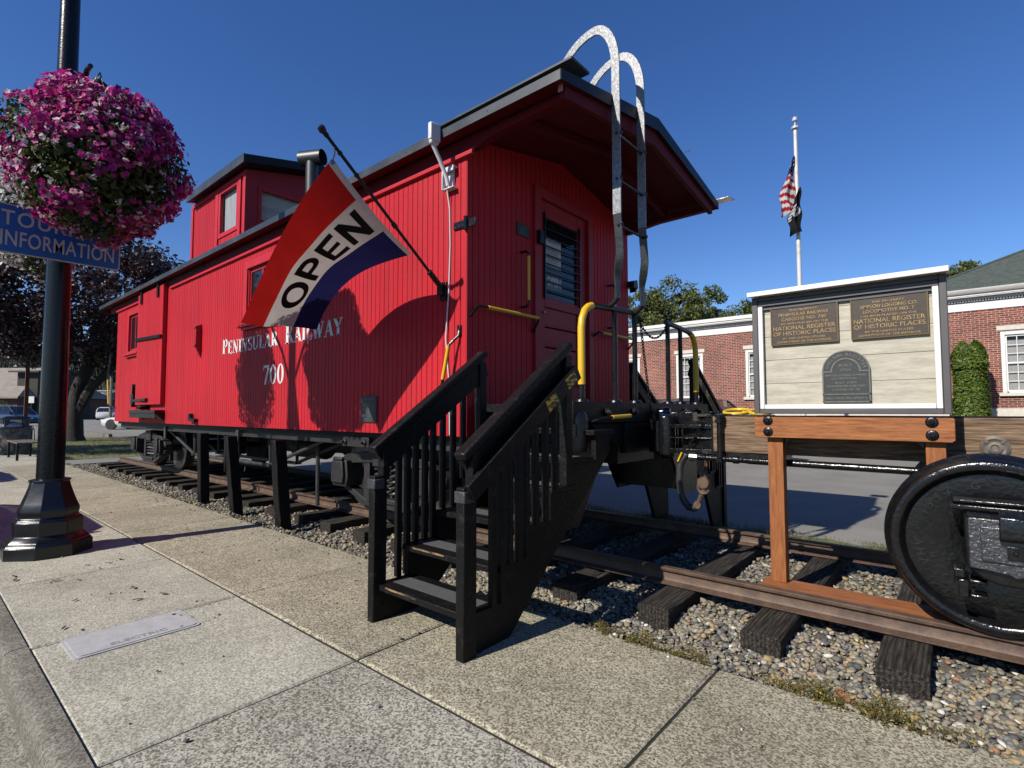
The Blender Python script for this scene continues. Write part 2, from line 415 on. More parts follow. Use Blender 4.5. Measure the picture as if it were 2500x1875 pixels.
T, H, SF = .21, .075, .06
def serif(x, y, w=.30): return seg((x - w / 2, y + (SF / 2 if y < .5 else -SF / 2)), (x + w / 2, y + (SF / 2 if y < .5 else -SF / 2)), SF, 1)
GLY = {
 'P': (.66, lambda: [seg((.2, 0), (.2, 1), T), serif(.2, 0), seg((.05, .975), (.36, .975), SF, 1), arc(.34, .73, .30, .27, -90, 90, .15, H), seg((.2, .49), (.36, .49), H, 1), seg((.2, .97), (.36, .97), H, 1)]),
 'E': (.66, lambda: [seg((.2, 0), (.2, 1), T), seg((.05, .97), (.6, .97), H), seg((.05, .03), (.62, .03), H), seg((.2, .51), (.47, .51), H), seg((.58, .80), (.58, 1), .06, 1), seg((.6, 0), (.6, .22), .06, 1), seg((.47, .40), (.47, .62), .05, 1)]),
 'N': (.80, lambda: [seg((.15, 0), (.15, 1), .06), seg((.65, 0), (.65, 1), .06), seg((.13, .98), (.64, .02), T), serif(.15, 0, .26), seg((.02, .975), (.2, .975), SF, 1), serif(.65, 1, .26)]),
 'I': (.38, lambda: [seg((.19, 0), (.19, 1), T), serif(.19, 0), serif(.19, 1)]),
 'S': (.58, lambda: [arc(.29, .74, .24, .26, 30, 270, .12, .08), arc(.29, .25, .25, .265, -150, 90, .12, .08), seg((.5, .78), (.5, .98), .05, 1), seg((.06, .02), (.06, .24), .05, 1)]),
 'U': (.76, lambda: [seg((.17, .26), (.17, 1), T), seg((.62, .26), (.62, 1), .06), arc(.37, .30, .285, .31, 180, 360, .13, .08), serif(.17, 1), serif(.62, 1, .24)]),
 'L': (.60, lambda: [seg((.2, 0), (.2, 1), T), serif(.2, 1), seg((.05, .03), (.56, .03), H), seg((.55, 0), (.55, .26), .06, 1)]),
 'A': (.78, lambda: [seg((.12, .02), (.38, 1), .06), seg((.38, .98), (.64, .02), T), seg((.2, .34), (.54, .34), H), serif(.12, 0, .24), serif(.64, 0, .28)]),
 'R': (.74, lambda: [seg((.2, 0), (.2, 1), T), serif(.2, 0), seg((.05, .975), (.36, .975), SF, 1), arc(.34, .75, .28, .25, -90, 90, .15, H), seg((.2, .52), (.36, .52), H, 1), seg((.2, .97), (.36, .97), H, 1), seg((.36, .52), (.64, .02), T), serif(.64, 0, .2)]),
 'W': (1.02, lambda: [seg((.12, .98), (.33, .02), T), seg((.33, .02), (.5, .9), .06), seg((.5, .95), (.7, .02), T), seg((.7, .02), (.90, .98), .06), serif(.12, 1, .26), serif(.90, 1, .22), serif(.5, 1, .2)]),
 'Y': (.74, lambda: [seg((.37, 0), (.37, .48), T), seg((.12, .98), (.37, .44), T), seg((.37, .44), (.62, .98), .06), serif(.37, 0), serif(.12, 1, .26), serif(.62, 1, .22)]),
 '7': (.58, lambda: [seg((.06, .93), (.54, .93), .14), seg((.5, .9), (.22, 0), .15), seg((.07, .74), (.07, .98), .06, 1)]),
 '0': (.62, lambda: [arc(.31, .5, .27, .5, 0, 360, .16, .06, 32)]),
 ' ': (.5, lambda: []),
}

# ------------------------------------------------------------ ground, street, pavement
def structure(name, mb, mat, **k): return tag(mb.build(name, mat, **k), kind='structure')

GND = M('dry_ground', (.16, .14, .085), .95, c2=(.10, .11, .05), vs=2.5, fine=(40, .3), bump=(30, .5, .02))
mb = MB(); mb.box(-1500, 1500, -1500, 1500, -1.0, -.42); structure('ground', mb, GND)

def gz(x):
    if x > -8: return -.2
    if x > -28: return -.2 + .2 * (-8 - x) / 20
    if x > -75: return .2 * (-28 - x) / 47
    return .2
# back road and parking lot: one sheet that follows the slope of the ground
mb = MB(); xs = [60, 20, 5, -8, -12, -16, -20, -28, -40, -52, -64, -75, -140]
vs = []; fs = []
for x in xs: vs += [(x, 2.35, gz(x)), (x, 17.2, gz(x))]
fs = [(2 * i, 2 * i + 1, 2 * i + 3, 2 * i + 2) for i in range(len(xs) - 1)]
mb.add(vs, fs)
vs = []
xl = [-28.6, -40, -52, -64, -75, -140]
for x in xl: vs += [(x, -9, gz(x)), (x, 2.35, gz(x))]
mb.add(vs, [(2 * i, 2 * i + 1, 2 * i + 3, 2 * i + 2) for i in range(len(xl) - 1)])
vs = []
for x in (-75, -140): vs += [(x, 17.2, gz(x)), (x, 60, gz(x))]
mb.add(vs, [(0, 1, 3, 2)])
structure('road', mb, ASPH)
mb = MB(); mb.box(-140, 60, -60, -4.28, -.40, -.172); structure('street', mb, ASPHD)
GUT = concrete('gutter_concrete', (.40, .385, .32), (.33, .315, .26), (.15, .14, .115))
mb = MB(); mb.prism([(-4.28, -.41), (-4.28, -.165), (-4.02, -.148), (-3.985, -.14), (-3.985, -.41)], 'x', -140, 40); structure('gutter', mb, GUT)
# kerb with rounded nose, in lengths
mb = MB(); x = -0.84 - 1.452 * 40
while x < 30:
    prof = [(-4.0, -.41), (-4.0, -.06), (-3.992, -.025), (-3.975, -.006), (-3.955, 0.0), (-3.892, 0.004), (-3.892, -.41)]
    L_ = 1.452 * 2
    mb.prism(prof, 'x', x + .004, x + L_ - .004); x += L_
structure('kerb', mb, KERBM)
# pavement slabs, each with a tooled edge; the joint is a real gap
def slab(mb, x0, x1, y0, y1, z=0.0, e=.012):
    b = -.2
    vs = [(x0, y0, b), (x1, y0, b), (x1, y1, b), (x0, y1, b), (x0, y0, z - .008), (x1, y0, z - .008), (x1, y1, z - .008), (x0, y1, z - .008),
          (x0 + e, y0 + e, z), (x1 - e, y0 + e, z), (x1 - e, y1 - e, z), (x0 + e, y1 - e, z)]
    mb.add(vs, [(0, 1, 5, 4), (1, 2, 6, 5), (2, 3, 7, 6), (3, 0, 4, 7), (4, 5, 9, 8), (5, 6, 10, 9), (6, 7, 11, 10), (7, 4, 8, 11), (8, 9, 10, 11)])
sn, ss, sd = MB(), MB(), MB()
g = .007
for k in range(-30, 12):
    x0, x1 = -.80 + 1.452 * k, -.80 + 1.452 * (k + 1)
    dz = random.uniform(-.003, .003)
    if x0 > -14.5: slab(sn, x0 + g, x1 - g, -2.81 + g, -1.705, dz)
    else: slab(ss, x0 + g, x1 - g, -2.81 + g, -1.705, dz)
    (sd if k in (1, 6) else ss).__class__
    slab(sd if k == 1 else ss, x0 + g, x1 - g, -3.886, -2.81 - g, random.uniform(-.003, .003))
structure('sidewalk', sn, CONC_N, smooth=False)
structure('sidewalk', ss, CONC_S, smooth=False)
structure('sidewalk', sd, CONC_D, smooth=False)
mb = MB(); mb.box(-45, 17, -3.886, -1.712, -.4, -.0105)
structure('sidewalk_bed', mb, M('joint_dirt', (.025, .021, .015), .95), smooth=False)
# asphalt apron between the end of the track and the lawn
mb = MB(); mb.box(-28.6, -13.7, -1.70, 2.34, -.4, -.03); structure('path', mb, ASPH)
# ballast bed
mb = MB()
def bedz(x, y):
    e = max(0, min(1, (-1.05 - y) / .5))
    far = max(0, min(1, (-1.2 - x) / 2.5))
    return -.06 * (1 - e) - (.165 * (1 - far) + .07 * far) * e * (1 - .75 * max(0, min(1, (-1.50 - y) / .18))) + .012 * math.sin(7 * x) * math.sin(5 * y + x) - (.06 if y > 1.4 else 0)
mb.grid(lambda a, b: (-13.7 + 25 * a, -1.705 + 3.5 * b, bedz(-13.7 + 25 * a, -1.705 + 3.5 * b)), 160, 40)
structure('ballast_bed', mb, DIRT)
mb = MB(); mb.grid(lambda a, b: (-13.7 + 26 * a, 1.7 + .72 * b, -.12 - .05 * b + .015 * math.sin(9 * a * 26) * math.sin(8 * b)), 100, 6)
GRASSB = M('dry_grass_soil', (.22, .19, .085), .95, c2=(.10, .13, .035), vs=3.5, vr=(.42, .58), fine=(60, .35), bump=(60, .8, .02))
structure('verge', mb, GRASSB)
mb = MB(); mb.grid(lambda a, b: (-28.6 + 13.4 * a, -1.72 + 6.2 * b + 0, -.005 + .02 * math.sin(5 * a) * math.sin(7 * b)), 40, 20)
structure('lawn', mb, GRASSB)
mb = MB(); mb.box(-40, 40, 17.2, 34, -.42, .02); structure('lawn', mb, GRASSB)
mb = MB(); mb.box(-75, -28.6, 2.36, 2.5, gz(-40) - .3, gz(-40) + .12); structure('kerb', mb, KERBM)

# gravel stones: nobody could count them
def stones(n, xr, yr, smin, smax, zoff=0.0, keep=None):
    t_ = (1 + 5 ** .5) / 2
    iv = np.array([(-1, t_, 0), (1, t_, 0), (-1, -t_, 0), (1, -t_, 0), (0, -1, t_), (0, 1, t_), (0, -1, -t_), (0, 1, -t_), (t_, 0, -1), (t_, 0, 1), (-t_, 0, -1), (-t_, 0, 1)], float) / 1.9
    fa = np.array([(0, 11, 5), (0, 5, 1), (0, 1, 7), (0, 7, 10), (0, 10, 11), (1, 5, 9), (5, 11, 4), (11, 10, 2), (10, 7, 6), (7, 1, 8), (3, 9, 4), (3, 4, 2), (3, 2, 6), (3, 6, 8), (3, 8, 9), (4, 9, 5), (2, 4, 11), (6, 2, 10), (8, 6, 7), (9, 8, 1)])
    x = rng.uniform(*xr, n); y = rng.uniform(*yr, n)
    if keep is not None:
        k = keep(x, y); x, y = x[k], y[k]; n = len(x)
    z = np.array([bedz(a, b) for a, b in zip(x, y)])
    s = smin + (smax - smin) * rng.random(n) ** 1.8
    sc = np.stack([s * rng.uniform(.8, 1.4, n), s * rng.uniform(.7, 1.1, n), s * rng.uniform(.45, .75, n)], 1)
    P = iv[None] * (1 + rng.uniform(-.22, .22, (n, 12, 1))) * sc[:, None] * .5
    a = rng.uniform(0, 2 * PI, n); ca, sa = np.cos(a)[:, None], np.sin(a)[:, None]
    X = P[:, :, 0] * ca - P[:, :, 1] * sa; Y = P[:, :, 0] * sa + P[:, :, 1] * ca; Z = P[:, :, 2]
    b = rng.normal(0, .35, n)[:, None]
    Z2 = Z * np.cos(b) + X * np.sin(b) * .8
    V = np.stack([X + x[:, None], Y + y[:, None], Z2 + z[:, None] + zoff + rng.uniform(-.005, .018, n)[:, None]], 2)
    F = fa[None] + (np.arange(n) * 12)[:, None, None]
    return V.reshape(-1, 3), F.reshape(-1, 3)
parts = [stones(19000, (-1.4, 3.7), (-1.72, 1.75), .019, .054), stones(15000, (-13.6, -1.4), (-1.72, -.1), .022, .055), stones(6000, (-13.6, -1.4), (-.1, 1.75), .03, .06), stones(2500, (3.7, 6), (-1.72, 1.7), .03, .055),
         stones(2600, (-13.6, 3.7), (-1.73, -1.60), .016, .04, .03), stones(9000, (-.2, 3.7), (-1.70, -.9), .019, .050, .006)]
def loose(n, xr, yr):
    v_, f_ = stones(n, xr, yr, .006, .022)
    q = v_.reshape(-1, 12, 3); q[:, :, 2] -= q[:, :, 2].min(1, keepdims=True) - .001; return q.reshape(-1, 3), f_
parts += [loose(220, (-9, 3.6), (-1.98, -1.72)), loose(70, (-6, 3.6), (-2.7, -1.98)), loose(60, (-4, 2), (-3.85, -2.9))]
V, F, o_ = [], [], 0
for v_, f_ in parts: V.append(v_); F.append(f_ + o_); o_ += len(v_)
tag(raw('gravel', np.concatenate(V), np.concatenate(F), GRAVEL, smooth=False), 'mixed grey and tan gravel packed around the ties', 'gravel', kind='stuff')

# grass blades and weeds
def blades(n, xr, yr, zf, h, w, lean=.5, keep=None):
    x = rng.uniform(*xr, n); y = rng.uniform(*yr, n)
    if keep is not None: k = keep(x, y); x, y = x[k], y[k]; n = len(x)
    z = np.array([zf(a, b) for a, b in zip(x, y)]); hh = h * rng.uniform(.4, 1.2, n); a = rng.uniform(0, 2 * PI, n)
    dx, dy = np.cos(a) * w, np.sin(a) * w; lx, ly = rng.normal(0, lean, n) * hh, rng.normal(0, lean, n) * hh
    P = np.stack([np.stack([x - dx, y - dy, z], 1), np.stack([x + dx, y + dy, z], 1), np.stack([x + lx, y + ly, z + hh], 1)], 1)
    return P.reshape(-1, 3)
GRASS = leafmat('grass_blades', [(0, (.13, .15, .035)), (.3, (.22, .20, .07)), (.55, (.09, .14, .03)), (.8, (.30, .25, .11))], .25)
def patch(x, y): return (np.sin(x * 2.3 + 1) + np.sin(x * 5.1 + y * 3) + rng.normal(0, .8, len(x))) > -.4
P1 = blades(26000, (-28.4, -15.2), (-1.7, 4.4), lambda a, b: 0, .055, .004)
P2 = blades(16000, (-3, 4.5), (1.72, 2.4), lambda a, b: -.14, .05, .003, keep=patch)
tag(raw('grass', np.concatenate([P1, P2]), None, GRASS, nper=3), 'short dry grass of the lawn and track verge', 'grass', kind='stuff')
WEED = leafmat('weed_leaves', [(0, (.12, .13, .03)), (.35, (.20, .16, .05)), (.6, (.16, .08, .03)), (.85, (.09, .13, .03)), (.96, (.7, .5, .03))], .25)
def wk(x, y):
    c = np.minimum(np.hypot((x - 1.62) / .24, (y + 1.685) / .05), np.minimum(np.hypot((x - 1.95) / .13, (y + 1.69) / .035), np.hypot((x - 2.68) / .30, (y + 1.665) / .075)))
    return c < 1 + rng.normal(0, .25, len(x))
def leafq0(p, l0, l1):
    n = len(p); nn = rng.normal(0, .6, (n, 3)) + np.array([0, -.3, 1.0]); nn /= np.linalg.norm(nn, axis=1)[:, None]
    h = np.cross(nn, rng.normal(size=(n, 3))); h /= np.linalg.norm(h, axis=1)[:, None]; g_ = np.cross(nn, h); l = rng.uniform(l0, l1, n)[:, None]
    return np.stack([p - h * l, p + g_ * l * .5, p + h * l, p - g_ * l * .5], 1).reshape(-1, 3)
wx_ = rng.uniform(1.3, 3.1, 60000); wy_ = rng.uniform(-1.78, -1.56, 60000); kk = wk(wx_, wy_) & ((np.sin(wx_ * 31) * np.sin(wy_ * 47 + wx_ * 13) + rng.normal(0, .5, 60000)) > -.15); wx_, wy_ = wx_[kk], wy_[kk]
pz = -.02 + rng.random(len(wx_)) ** 1.5 * .05 * (1 + .5 * np.sin(wx_ * 23))
tag(raw('weeds', leafq0(np.stack([wx_, wy_, pz], 1), .003, .0085), None, WEED), 'low brownish weeds along the edge of the pavement', 'weeds', kind='stuff')

# ------------------------------------------------------------ track
def rail(y, label):
    s = 1
    pr = [(-.055, .045), (-.055, .053), (-.014, .066), (-.008, .075), (-.008, .125), (-.031, .134), (-.033, .150), (-.027, .155), (.027, .155), (.033, .150), (.031, .134), (.008, .125), (.008, .075), (.014, .066), (.055, .053), (.055, .045)]
    mb = MB(); mb.prism([(y + a, b) for a, b in pr], 'x', -12.9, 9.0)
    o = mb.build('rail', RUST)
    tag(o, label, 'rail', 'rails of the display track')
rail(-.75, 'rusty rail on the pavement side of the track, running under the locomotive wheel')
rail(.75, 'rusty rail on the far side of the track, towards the brick building')
tx = [-12.6, -11.9, -11.12, -10.5, -9.86, -9.18, -8.5, -7.8, -7.15, -6.48, -5.8, -5.125, -4.59, -3.83, -3.1, -2.51, -1.85, -1.2, -.55, .12, .75, 1.424, 2.065, 2.697, 3.36, 4.0, 4.65]
tie_lab = {20: 'short dark tie half in the shadow of the wooden stairs', 21: 'thick black tie nearest the stairs in full sun, brown weeds at its end', 22: 'cracked black tie with growth rings on its end, left of the one by the wheel', 23: 'black tie end below the big locomotive wheel, nearest the camera'}
def tie_mb(x, w, dx):
    mb = MB(); n = 7
    ys = [-1.235 + 2.47 * i / n for i in range(n + 1)]
    vs = []
    for i, y in enumerate(ys):
        j = random.uniform(-.004, .004)
        vs += [(x + j, y, -.22), (x + w + j, y, -.22), (x + w + j, y, .029 + random.uniform(-.003, .003)), (x + w - .012 + j, y, .036), (x + .012 + j, y, .036), (x + j, y, .029 + random.uniform(-.003, .003))]
    fs = [(i * 6 + a, i * 6 + (a + 1) % 6, (i + 1) * 6 + (a + 1) % 6, (i + 1) * 6 + a) for i in range(n) for a in range(6)] + [(5, 4, 3, 2, 1, 0), tuple(n * 6 + a for a in range(6))]
    return mb.add(vs, fs)
for i, x in enumerate(tx):
    o = tie_mb(x, .212, 0).build('railroad_tie', TIE, bevel=.004)
    lab = tie_lab.get(i)
    if not lab: lab = 'black wooden tie in the shade beneath the caboose or locomotive' if i > 15 else 'black wooden tie in the row under the far half of the caboose'
    tag(o, lab, 'railroad tie', 'ties under the display track')
# spikes belong to the ties' rails: tiny heads beside the foot
# ------------------------------------------------------------ caboose
ZS, ZT = 1.067, 3.56
W = 1.389
XN, XF = 0.0, -10.64
cab = thing('caboose', 'red wooden railway caboose lettered Peninsular Railway 700, with a cupola', 'caboose', (-5.3, 0, .155))

BW = .0705
def siding(mb, a0, a1, z0, z1, P, holes=(), g=.011, d=.010):
    """vertical tongue-and-groove boards between a0 and a1; P(a, depth, z) places a point; holes = (a0, a1, z0, z1)"""
    n = max(1, round((a1 - a0) / BW)); w = (a1 - a0) / n
    for i in range(n):
        x0, x1 = a0 + i * w, a0 + (i + 1) * w; xm = (x0 + x1) / 2
        spans = [(z0, z1(xm) if callable(z1) else z1)]
        for h in holes:
            if h[0] < xm < h[1]:
                ns = []
                for (p, q) in spans:
                    if h[2] > p: ns.append((p, min(q, h[2])))
                    if h[3] < q: ns.append((max(p, h[3]), q))
                spans = [s for s in ns if s[1] - s[0] > .001]
        dd = random.uniform(-.0008, .0008)
        for (p, q) in spans:
            pr = [(x0, d), (x0 + g / 2, dd), (x1 - g / 2, dd), (x1, d)]
            vs = [P(a, b, p) for a, b in pr] + [P(a, b, q) for a, b in pr]
            mb.add(vs, [(0, 1, 5, 4), (1, 2, 6, 5), (2, 3, 7, 6)])
# window openings (x0, x1, z0, z1) in the near side wall
W1 = (-9.72, -9.08, 2.47, 3.21)
W2 = (-4.18, -3.42, 2.47, 3.19)
mb = MB(); siding(mb, XF, XN, ZS, ZT, lambda a, d, z: (a, -W + d, z), [W1, W2])
side = mb.build('side_wall', RED, cab, smooth=False, fix=False)
mb = MB(); mb.box(XF, XN, W - .05, W, ZS, ZT); mb.build('side_wall', RED, cab)
DOOR = (-.40, .45, 1.36, 3.36)
mb = MB(); siding(mb, -W, W, ZS, lambda y_: 3.842 - .2 * abs(y_) - .008, lambda a, d, z: (0 - d, a, z), [(DOOR[0], DOOR[1], DOOR[2], DOOR[3])])
mb.build('end_wall', RED, cab, smooth=False, fix=False)
mb = MB(); mb.box(XF, XF + .05, -W + .006, W - .051, ZS, ZT); mb.build('end_wall', RED, cab)
# inner lining so nothing shows through
mb = MB()
for (a, b) in ((XF + .06, W1[0] - .1), (W1[1] + .1, W2[0] - .1), (W2[1] + .1, -.08)): mb.box(a, b, -W + .03, -W + .05, ZS + .02, 3.5)
for h in (W1, W2): mb.box(h[0] - .1, h[1] + .1, -W + .03, -W + .05, ZS + .02, h[2] - .02); mb.box(h[0] - .1, h[1] + .1, -W + .03, -W + .05, h[3] + .02, 3.5)
mb.box(XF + .06, -.06, -W + .05, W - .06, ZS + .02, ZS + .08)
mb.box(-.05, -.03, -W + .05, DOOR[0] - .03, ZS + .08, 3.5); mb.box(-.05, -.03, DOOR[1] + .03, W - .06, ZS + .08, 3.5); mb.box(-.05, -.03, DOOR[0] - .03, DOOR[1] + .03, 3.4, 3.5)
mb.build('interior', DARKIN, cab)
# sill board, corner boards, letterboard
mb = MB(); mb.box(XF, XN + .0, -W + .07, -W + .15, ZS - .05, ZS - .003); mb.box(XF, XN, W - .1, W - .01, ZS - .05, ZS - .003); mb.each('side_sill', BLACKW, cab)
mb = MB()
mb.prism([(-W - .034, 3.392), (-W - .034, 3.426), (-W - .012, 3.436), (-W + .0, 3.436), (-W + .0, 3.388)], 'x', -7.25, .09)
mb.prism([(-W - .034, 3.392), (-W - .034, 3.426), (-W - .012, 3.436), (-W + .0, 3.436), (-W + .0, 3.388)], 'x', XF - .02, -8.95)
mb.each('eave_moulding', REDTRIM, cab, bevel=.003)
mb = MB()
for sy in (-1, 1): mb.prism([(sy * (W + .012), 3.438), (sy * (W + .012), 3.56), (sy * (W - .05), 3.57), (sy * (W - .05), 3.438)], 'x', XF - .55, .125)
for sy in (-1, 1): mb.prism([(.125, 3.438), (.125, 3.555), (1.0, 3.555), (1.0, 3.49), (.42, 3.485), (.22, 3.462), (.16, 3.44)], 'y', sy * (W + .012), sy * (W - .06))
mb.each('eave_plate', SHADERED, cab, bevel=.003)
# roof
RX0, RX1, RE = -11.57, 1.056, 1.53
ez, rz = 3.618, 3.931
mb = MB()
mb.prism([(-RE, ez - .012), (-RE, ez), (0, rz), (RE, ez), (RE, ez - .012), (0, rz - .012)], 'x', RX0, RX1)
roof = mb.build('roof', ROOFM, cab)
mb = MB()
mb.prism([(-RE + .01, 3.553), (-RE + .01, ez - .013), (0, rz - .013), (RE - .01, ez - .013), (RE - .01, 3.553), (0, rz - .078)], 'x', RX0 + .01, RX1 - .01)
mb.build('soffit', SHADERED, roof)
mb = MB()
mb.box(RX0 - .004, RX1 + .004, -RE - .008, -RE, 3.548, ez + .003); mb.box(RX0 - .004, RX1 + .004, RE, RE + .008, 3.548, ez + .003)
for xx in (x_ / 1.0 for x_ in range(-11, 1)): mb.lathe([(.006, 0), (.004, -.004)], (xx + .37, -RE - .008, 3.585), 'y', 8)
mb.build('eave_flashing', ROOFM, roof)
mb = MB()
for (xa, xb) in ((RX1, RX1 + .008), (RX0 - .008, RX0)):
    mb.prism([(-RE - .008, 3.545), (-RE - .008, ez + .003), (0, rz + .003), (RE + .008, ez + .003), (RE + .008, 3.545), (.0, 3.815), ], 'x', xa, xb)
mb.each('gable_flashing', ROOFB, roof)
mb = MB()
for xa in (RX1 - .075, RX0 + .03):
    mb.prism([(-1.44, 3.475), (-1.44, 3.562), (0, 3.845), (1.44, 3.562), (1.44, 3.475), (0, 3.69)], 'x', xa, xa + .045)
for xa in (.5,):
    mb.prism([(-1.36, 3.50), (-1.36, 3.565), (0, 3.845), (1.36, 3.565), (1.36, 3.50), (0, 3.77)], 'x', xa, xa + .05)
mb.each('rafter', SHADERED, roof, bevel=.003)
mb = MB(); mb.obox((1.03 - .075 + .05, -1.462, 3.545), (.018, 0, 0), (0, .004, 0), (0, 0, .03)); mb.build('inspection_tag', M('pale_pink_tag', (.62, .33, .36), .6), roof)
# raised board along the near eave
mb = MB(); mb.box(-.42, 1.058, -1.40, -1.16, 3.768, 3.788); mb.build('running_board', ROOFM, roof, bevel=.002)
mb = MB()
mb.box(-.40, .78, -1.33, -1.22, 3.66, 3.767)
mb.build('shade_fill_riser', ROOFB, roof)  # black support run on to stand in for the shade under the board
mb = MB(); mb.add([(.92, 1.55, 3.665), (1.17, 1.55, 3.665), (1.17, 1.78, 3.70), (.92, 1.78, 3.70), (.92, 1.55, 3.672), (1.17, 1.55, 3.672), (1.17, 1.78, 3.707), (.92, 1.78, 3.707)], [(0, 1, 2, 3), (4, 7, 6, 5), (0, 4, 5, 1), (1, 5, 6, 2), (2, 6, 7, 3), (3, 7, 4, 0)]); mb.build('flashing_plate', GALV, roof)
mb = MB(); mb.tube([(1.07, .55, 3.83), (1.11, .57, 3.83), (1.125, .6, 3.85), (1.12, .63, 3.88), (1.10, .65, 3.88)], .005, 6); mb.build('hook', GALV, roof)
# cupola
CX0, CX1, CY = -7.24, -5.03, 1.1
def rz_at(y): return rz - .2 * abs(y)
cup = thing('cupola', None, None, (-6.1, 0, 3.7)); cup.parent = cab; cup.location = Vector((-6.1, 0, 3.7)) - Vector(cab.location)
CW = (-6.0, -5.30, 4.14, 4.79)
for sy in (-1, 1):
    mb = MB(); siding(mb, CX0, CX1, 3.66, 4.94, lambda a, d, z: (a, sy * (CY - d), z), [CW]); mb.build('cupola_side', RED, cup, smooth=False, fix=False)
    mb = MB()
    for a, b in ((CX0 - .012, CX0 + .07), (CX1 - .07, CX1 + .012)): mb.box(a, b, sy * (CY - .004), sy * (CY + .022), 3.66, 4.93)
    mb.box(CX0 + .072, CX1 - .072, sy * (CY + .001), sy * (CY + .020), 4.86, 4.93)
    mb.box(CW[0] - .16, CW[0] - .05, sy * (CY + .001), sy * (CY + .024), 3.9, 4.855); mb.box(CW[1] + .03, CW[1] + .12, sy * (CY + .001), sy * (CY + .024), 3.9, 4.855)
    mb.build('cupola_trim', REDTRIM, cup, bevel=.003)
    wf = MB()
    for a, b, c, d in ((CW[0] - .048, CW[0] + .03, CW[2], CW[3]), (CW[1] - .04, CW[1] + .028, CW[2], CW[3]), (CW[0] - .048, CW[1] + .028, CW[2] - .07, CW[2] - .001), (CW[0] - .048, CW[1] + .028, CW[3] + .001, CW[3] + .062)):
        wf.box(a, b, sy * (CY - .035), sy * (CY + .016), c, d)
    w = wf.build('cupola_window', REDTRIM, cup, bevel=.003)
    mb = MB(); mb.box(CW[0], CW[1], sy * (CY - .024), sy * (CY - .02), CW[2], CW[3]); mb.build('pane', GLASS, w)
for (xa, s) in ((CX1, 1), (CX0, -1)):
    mb = MB(); zt = 5.18
    def pan(y0, y1, z0, z1a, z1b, t=.04):
        mb.prism([(y0, z0), (y1, z0), (y1, z1b), (y0, z1a)], 'x', xa, xa - s * t)
    gt = lambda y: zt - .218 * abs(y)
    pan(-CY + .006, -.92, 3.7, gt(CY), gt(.92)); pan(.92, CY - .006, 3.7, gt(.92), gt(CY)); pan(-.92, .92, 3.7, 4.16, 4.16)
    mb.prism([(-.92, 4.74), (.92, 4.74), (.92, gt(.92)), (0, zt), (-.92, gt(.92))], 'x', xa, xa - s * .04)
    for yc in (-.04,): mb.box(xa - s * .04, xa, yc, yc + .08, 4.16, 4.74)
    mb.build('cupola_end', DKRED, cup)
w = MB()
for (y0, y1) in ((-.92, -.04), (.04, .92)):
    for a, b, c, d in ((y0, y0 + .05, 4.162, 4.738), (y1 - .05, y1, 4.162, 4.738), (y0 + .05, y1 - .05, 4.162, 4.22), (y0 + .05, y1 - .05, 4.68, 4.738)):
        w.box(CX1 - .03, CX1 + .012, a, b, c, d)
w = w.build('cupola_window', REDTRIM, cup)
mb = MB(); mb.box(CX1 - .022, CX1 - .018, -.87, -.09, 4.22, 4.68); mb.box(CX1 - .022, CX1 - .018, .09, .87, 4.22, 4.68); mb.build('pane', GLASS, w)
mb = MB(); mb.box(CX0 + .06, CX0 + .08, -1, 1, 3.9, 4.9); mb.box(CX0 + .08, CX1 - .06, -1.0, 1.0, 4.88, 4.9)
mb.box(CX0 + .081, CX1 - .061, -.99, .99, 3.955, 3.965); mb.box(CX0 + .081, CX1 - .061, .985, 1.005, 3.97, 4.12); mb.build('cupola_lining', CREAM, cup)
mb = MB(); mb.box(CW[0] + .02, CW[1] - .02, -CY + .06, -CY + .065, 4.10, 4.84); mb.build('added_curtain', M('added_pale_curtain', (.46, .48, .52), .8, c2=(.60, .60, .58), vs=3, stretch=(4, 1, .6)), cup)  # curtain added behind the pane so the side window reads bright
mb = MB(); mb.box(CX1 - .08, CX1 - .075, -.93, .93, 4.12, 4.80); mb.build('blind', M('cream_interior_stand_in', (.95, .92, .82), .8, c2=(.7, .68, .6), vs=2, stretch=(1, .5, 5)), cup)  # cream panel added in place of the sunlit interior behind the end window
mb = MB(); mb.prism([(-1.24, 4.925), (-1.24, 5.045), (0, 5.31), (1.24, 5.045), (1.24, 4.925), (0, 5.19)], 'x', -7.12, -4.775); rfc = mb.build('cupola_roof', ROOFB, cup)
mb = MB(); mb.box(-7.125, -4.77, -1.252, -1.2415, 4.92, 5.05); mb.box(-7.125, -4.77, 1.2415, 1.252, 4.92, 5.05); mb.each('cupola_eave_flashing', ROOFM, rfc)
# smoke pipe with tee cap
mb = MB(); c0 = Vector((-4.2, -.5, 0))
mb.lathe([(.10, 3.78), (.095, 4.3), (.115, 4.32), (.115, 4.36), (.09, 4.37), (.09, 5.0)], (-4.2, -.5, 0), 'z', 24)
mb.tube([(-4.36, -.585, 5.06), (-4.04, -.415, 5.06)], .115, 24, caps=False); mb.tube([(-4.045, -.417, 5.06), (-4.355, -.583, 5.06)], .104, 24, caps=False)
mb.build('smoke_pipe', M('blue_black_stovepipe', (.010, .014, .019), .45, .1, c2=(.02, .026, .032), vs=5), roof)
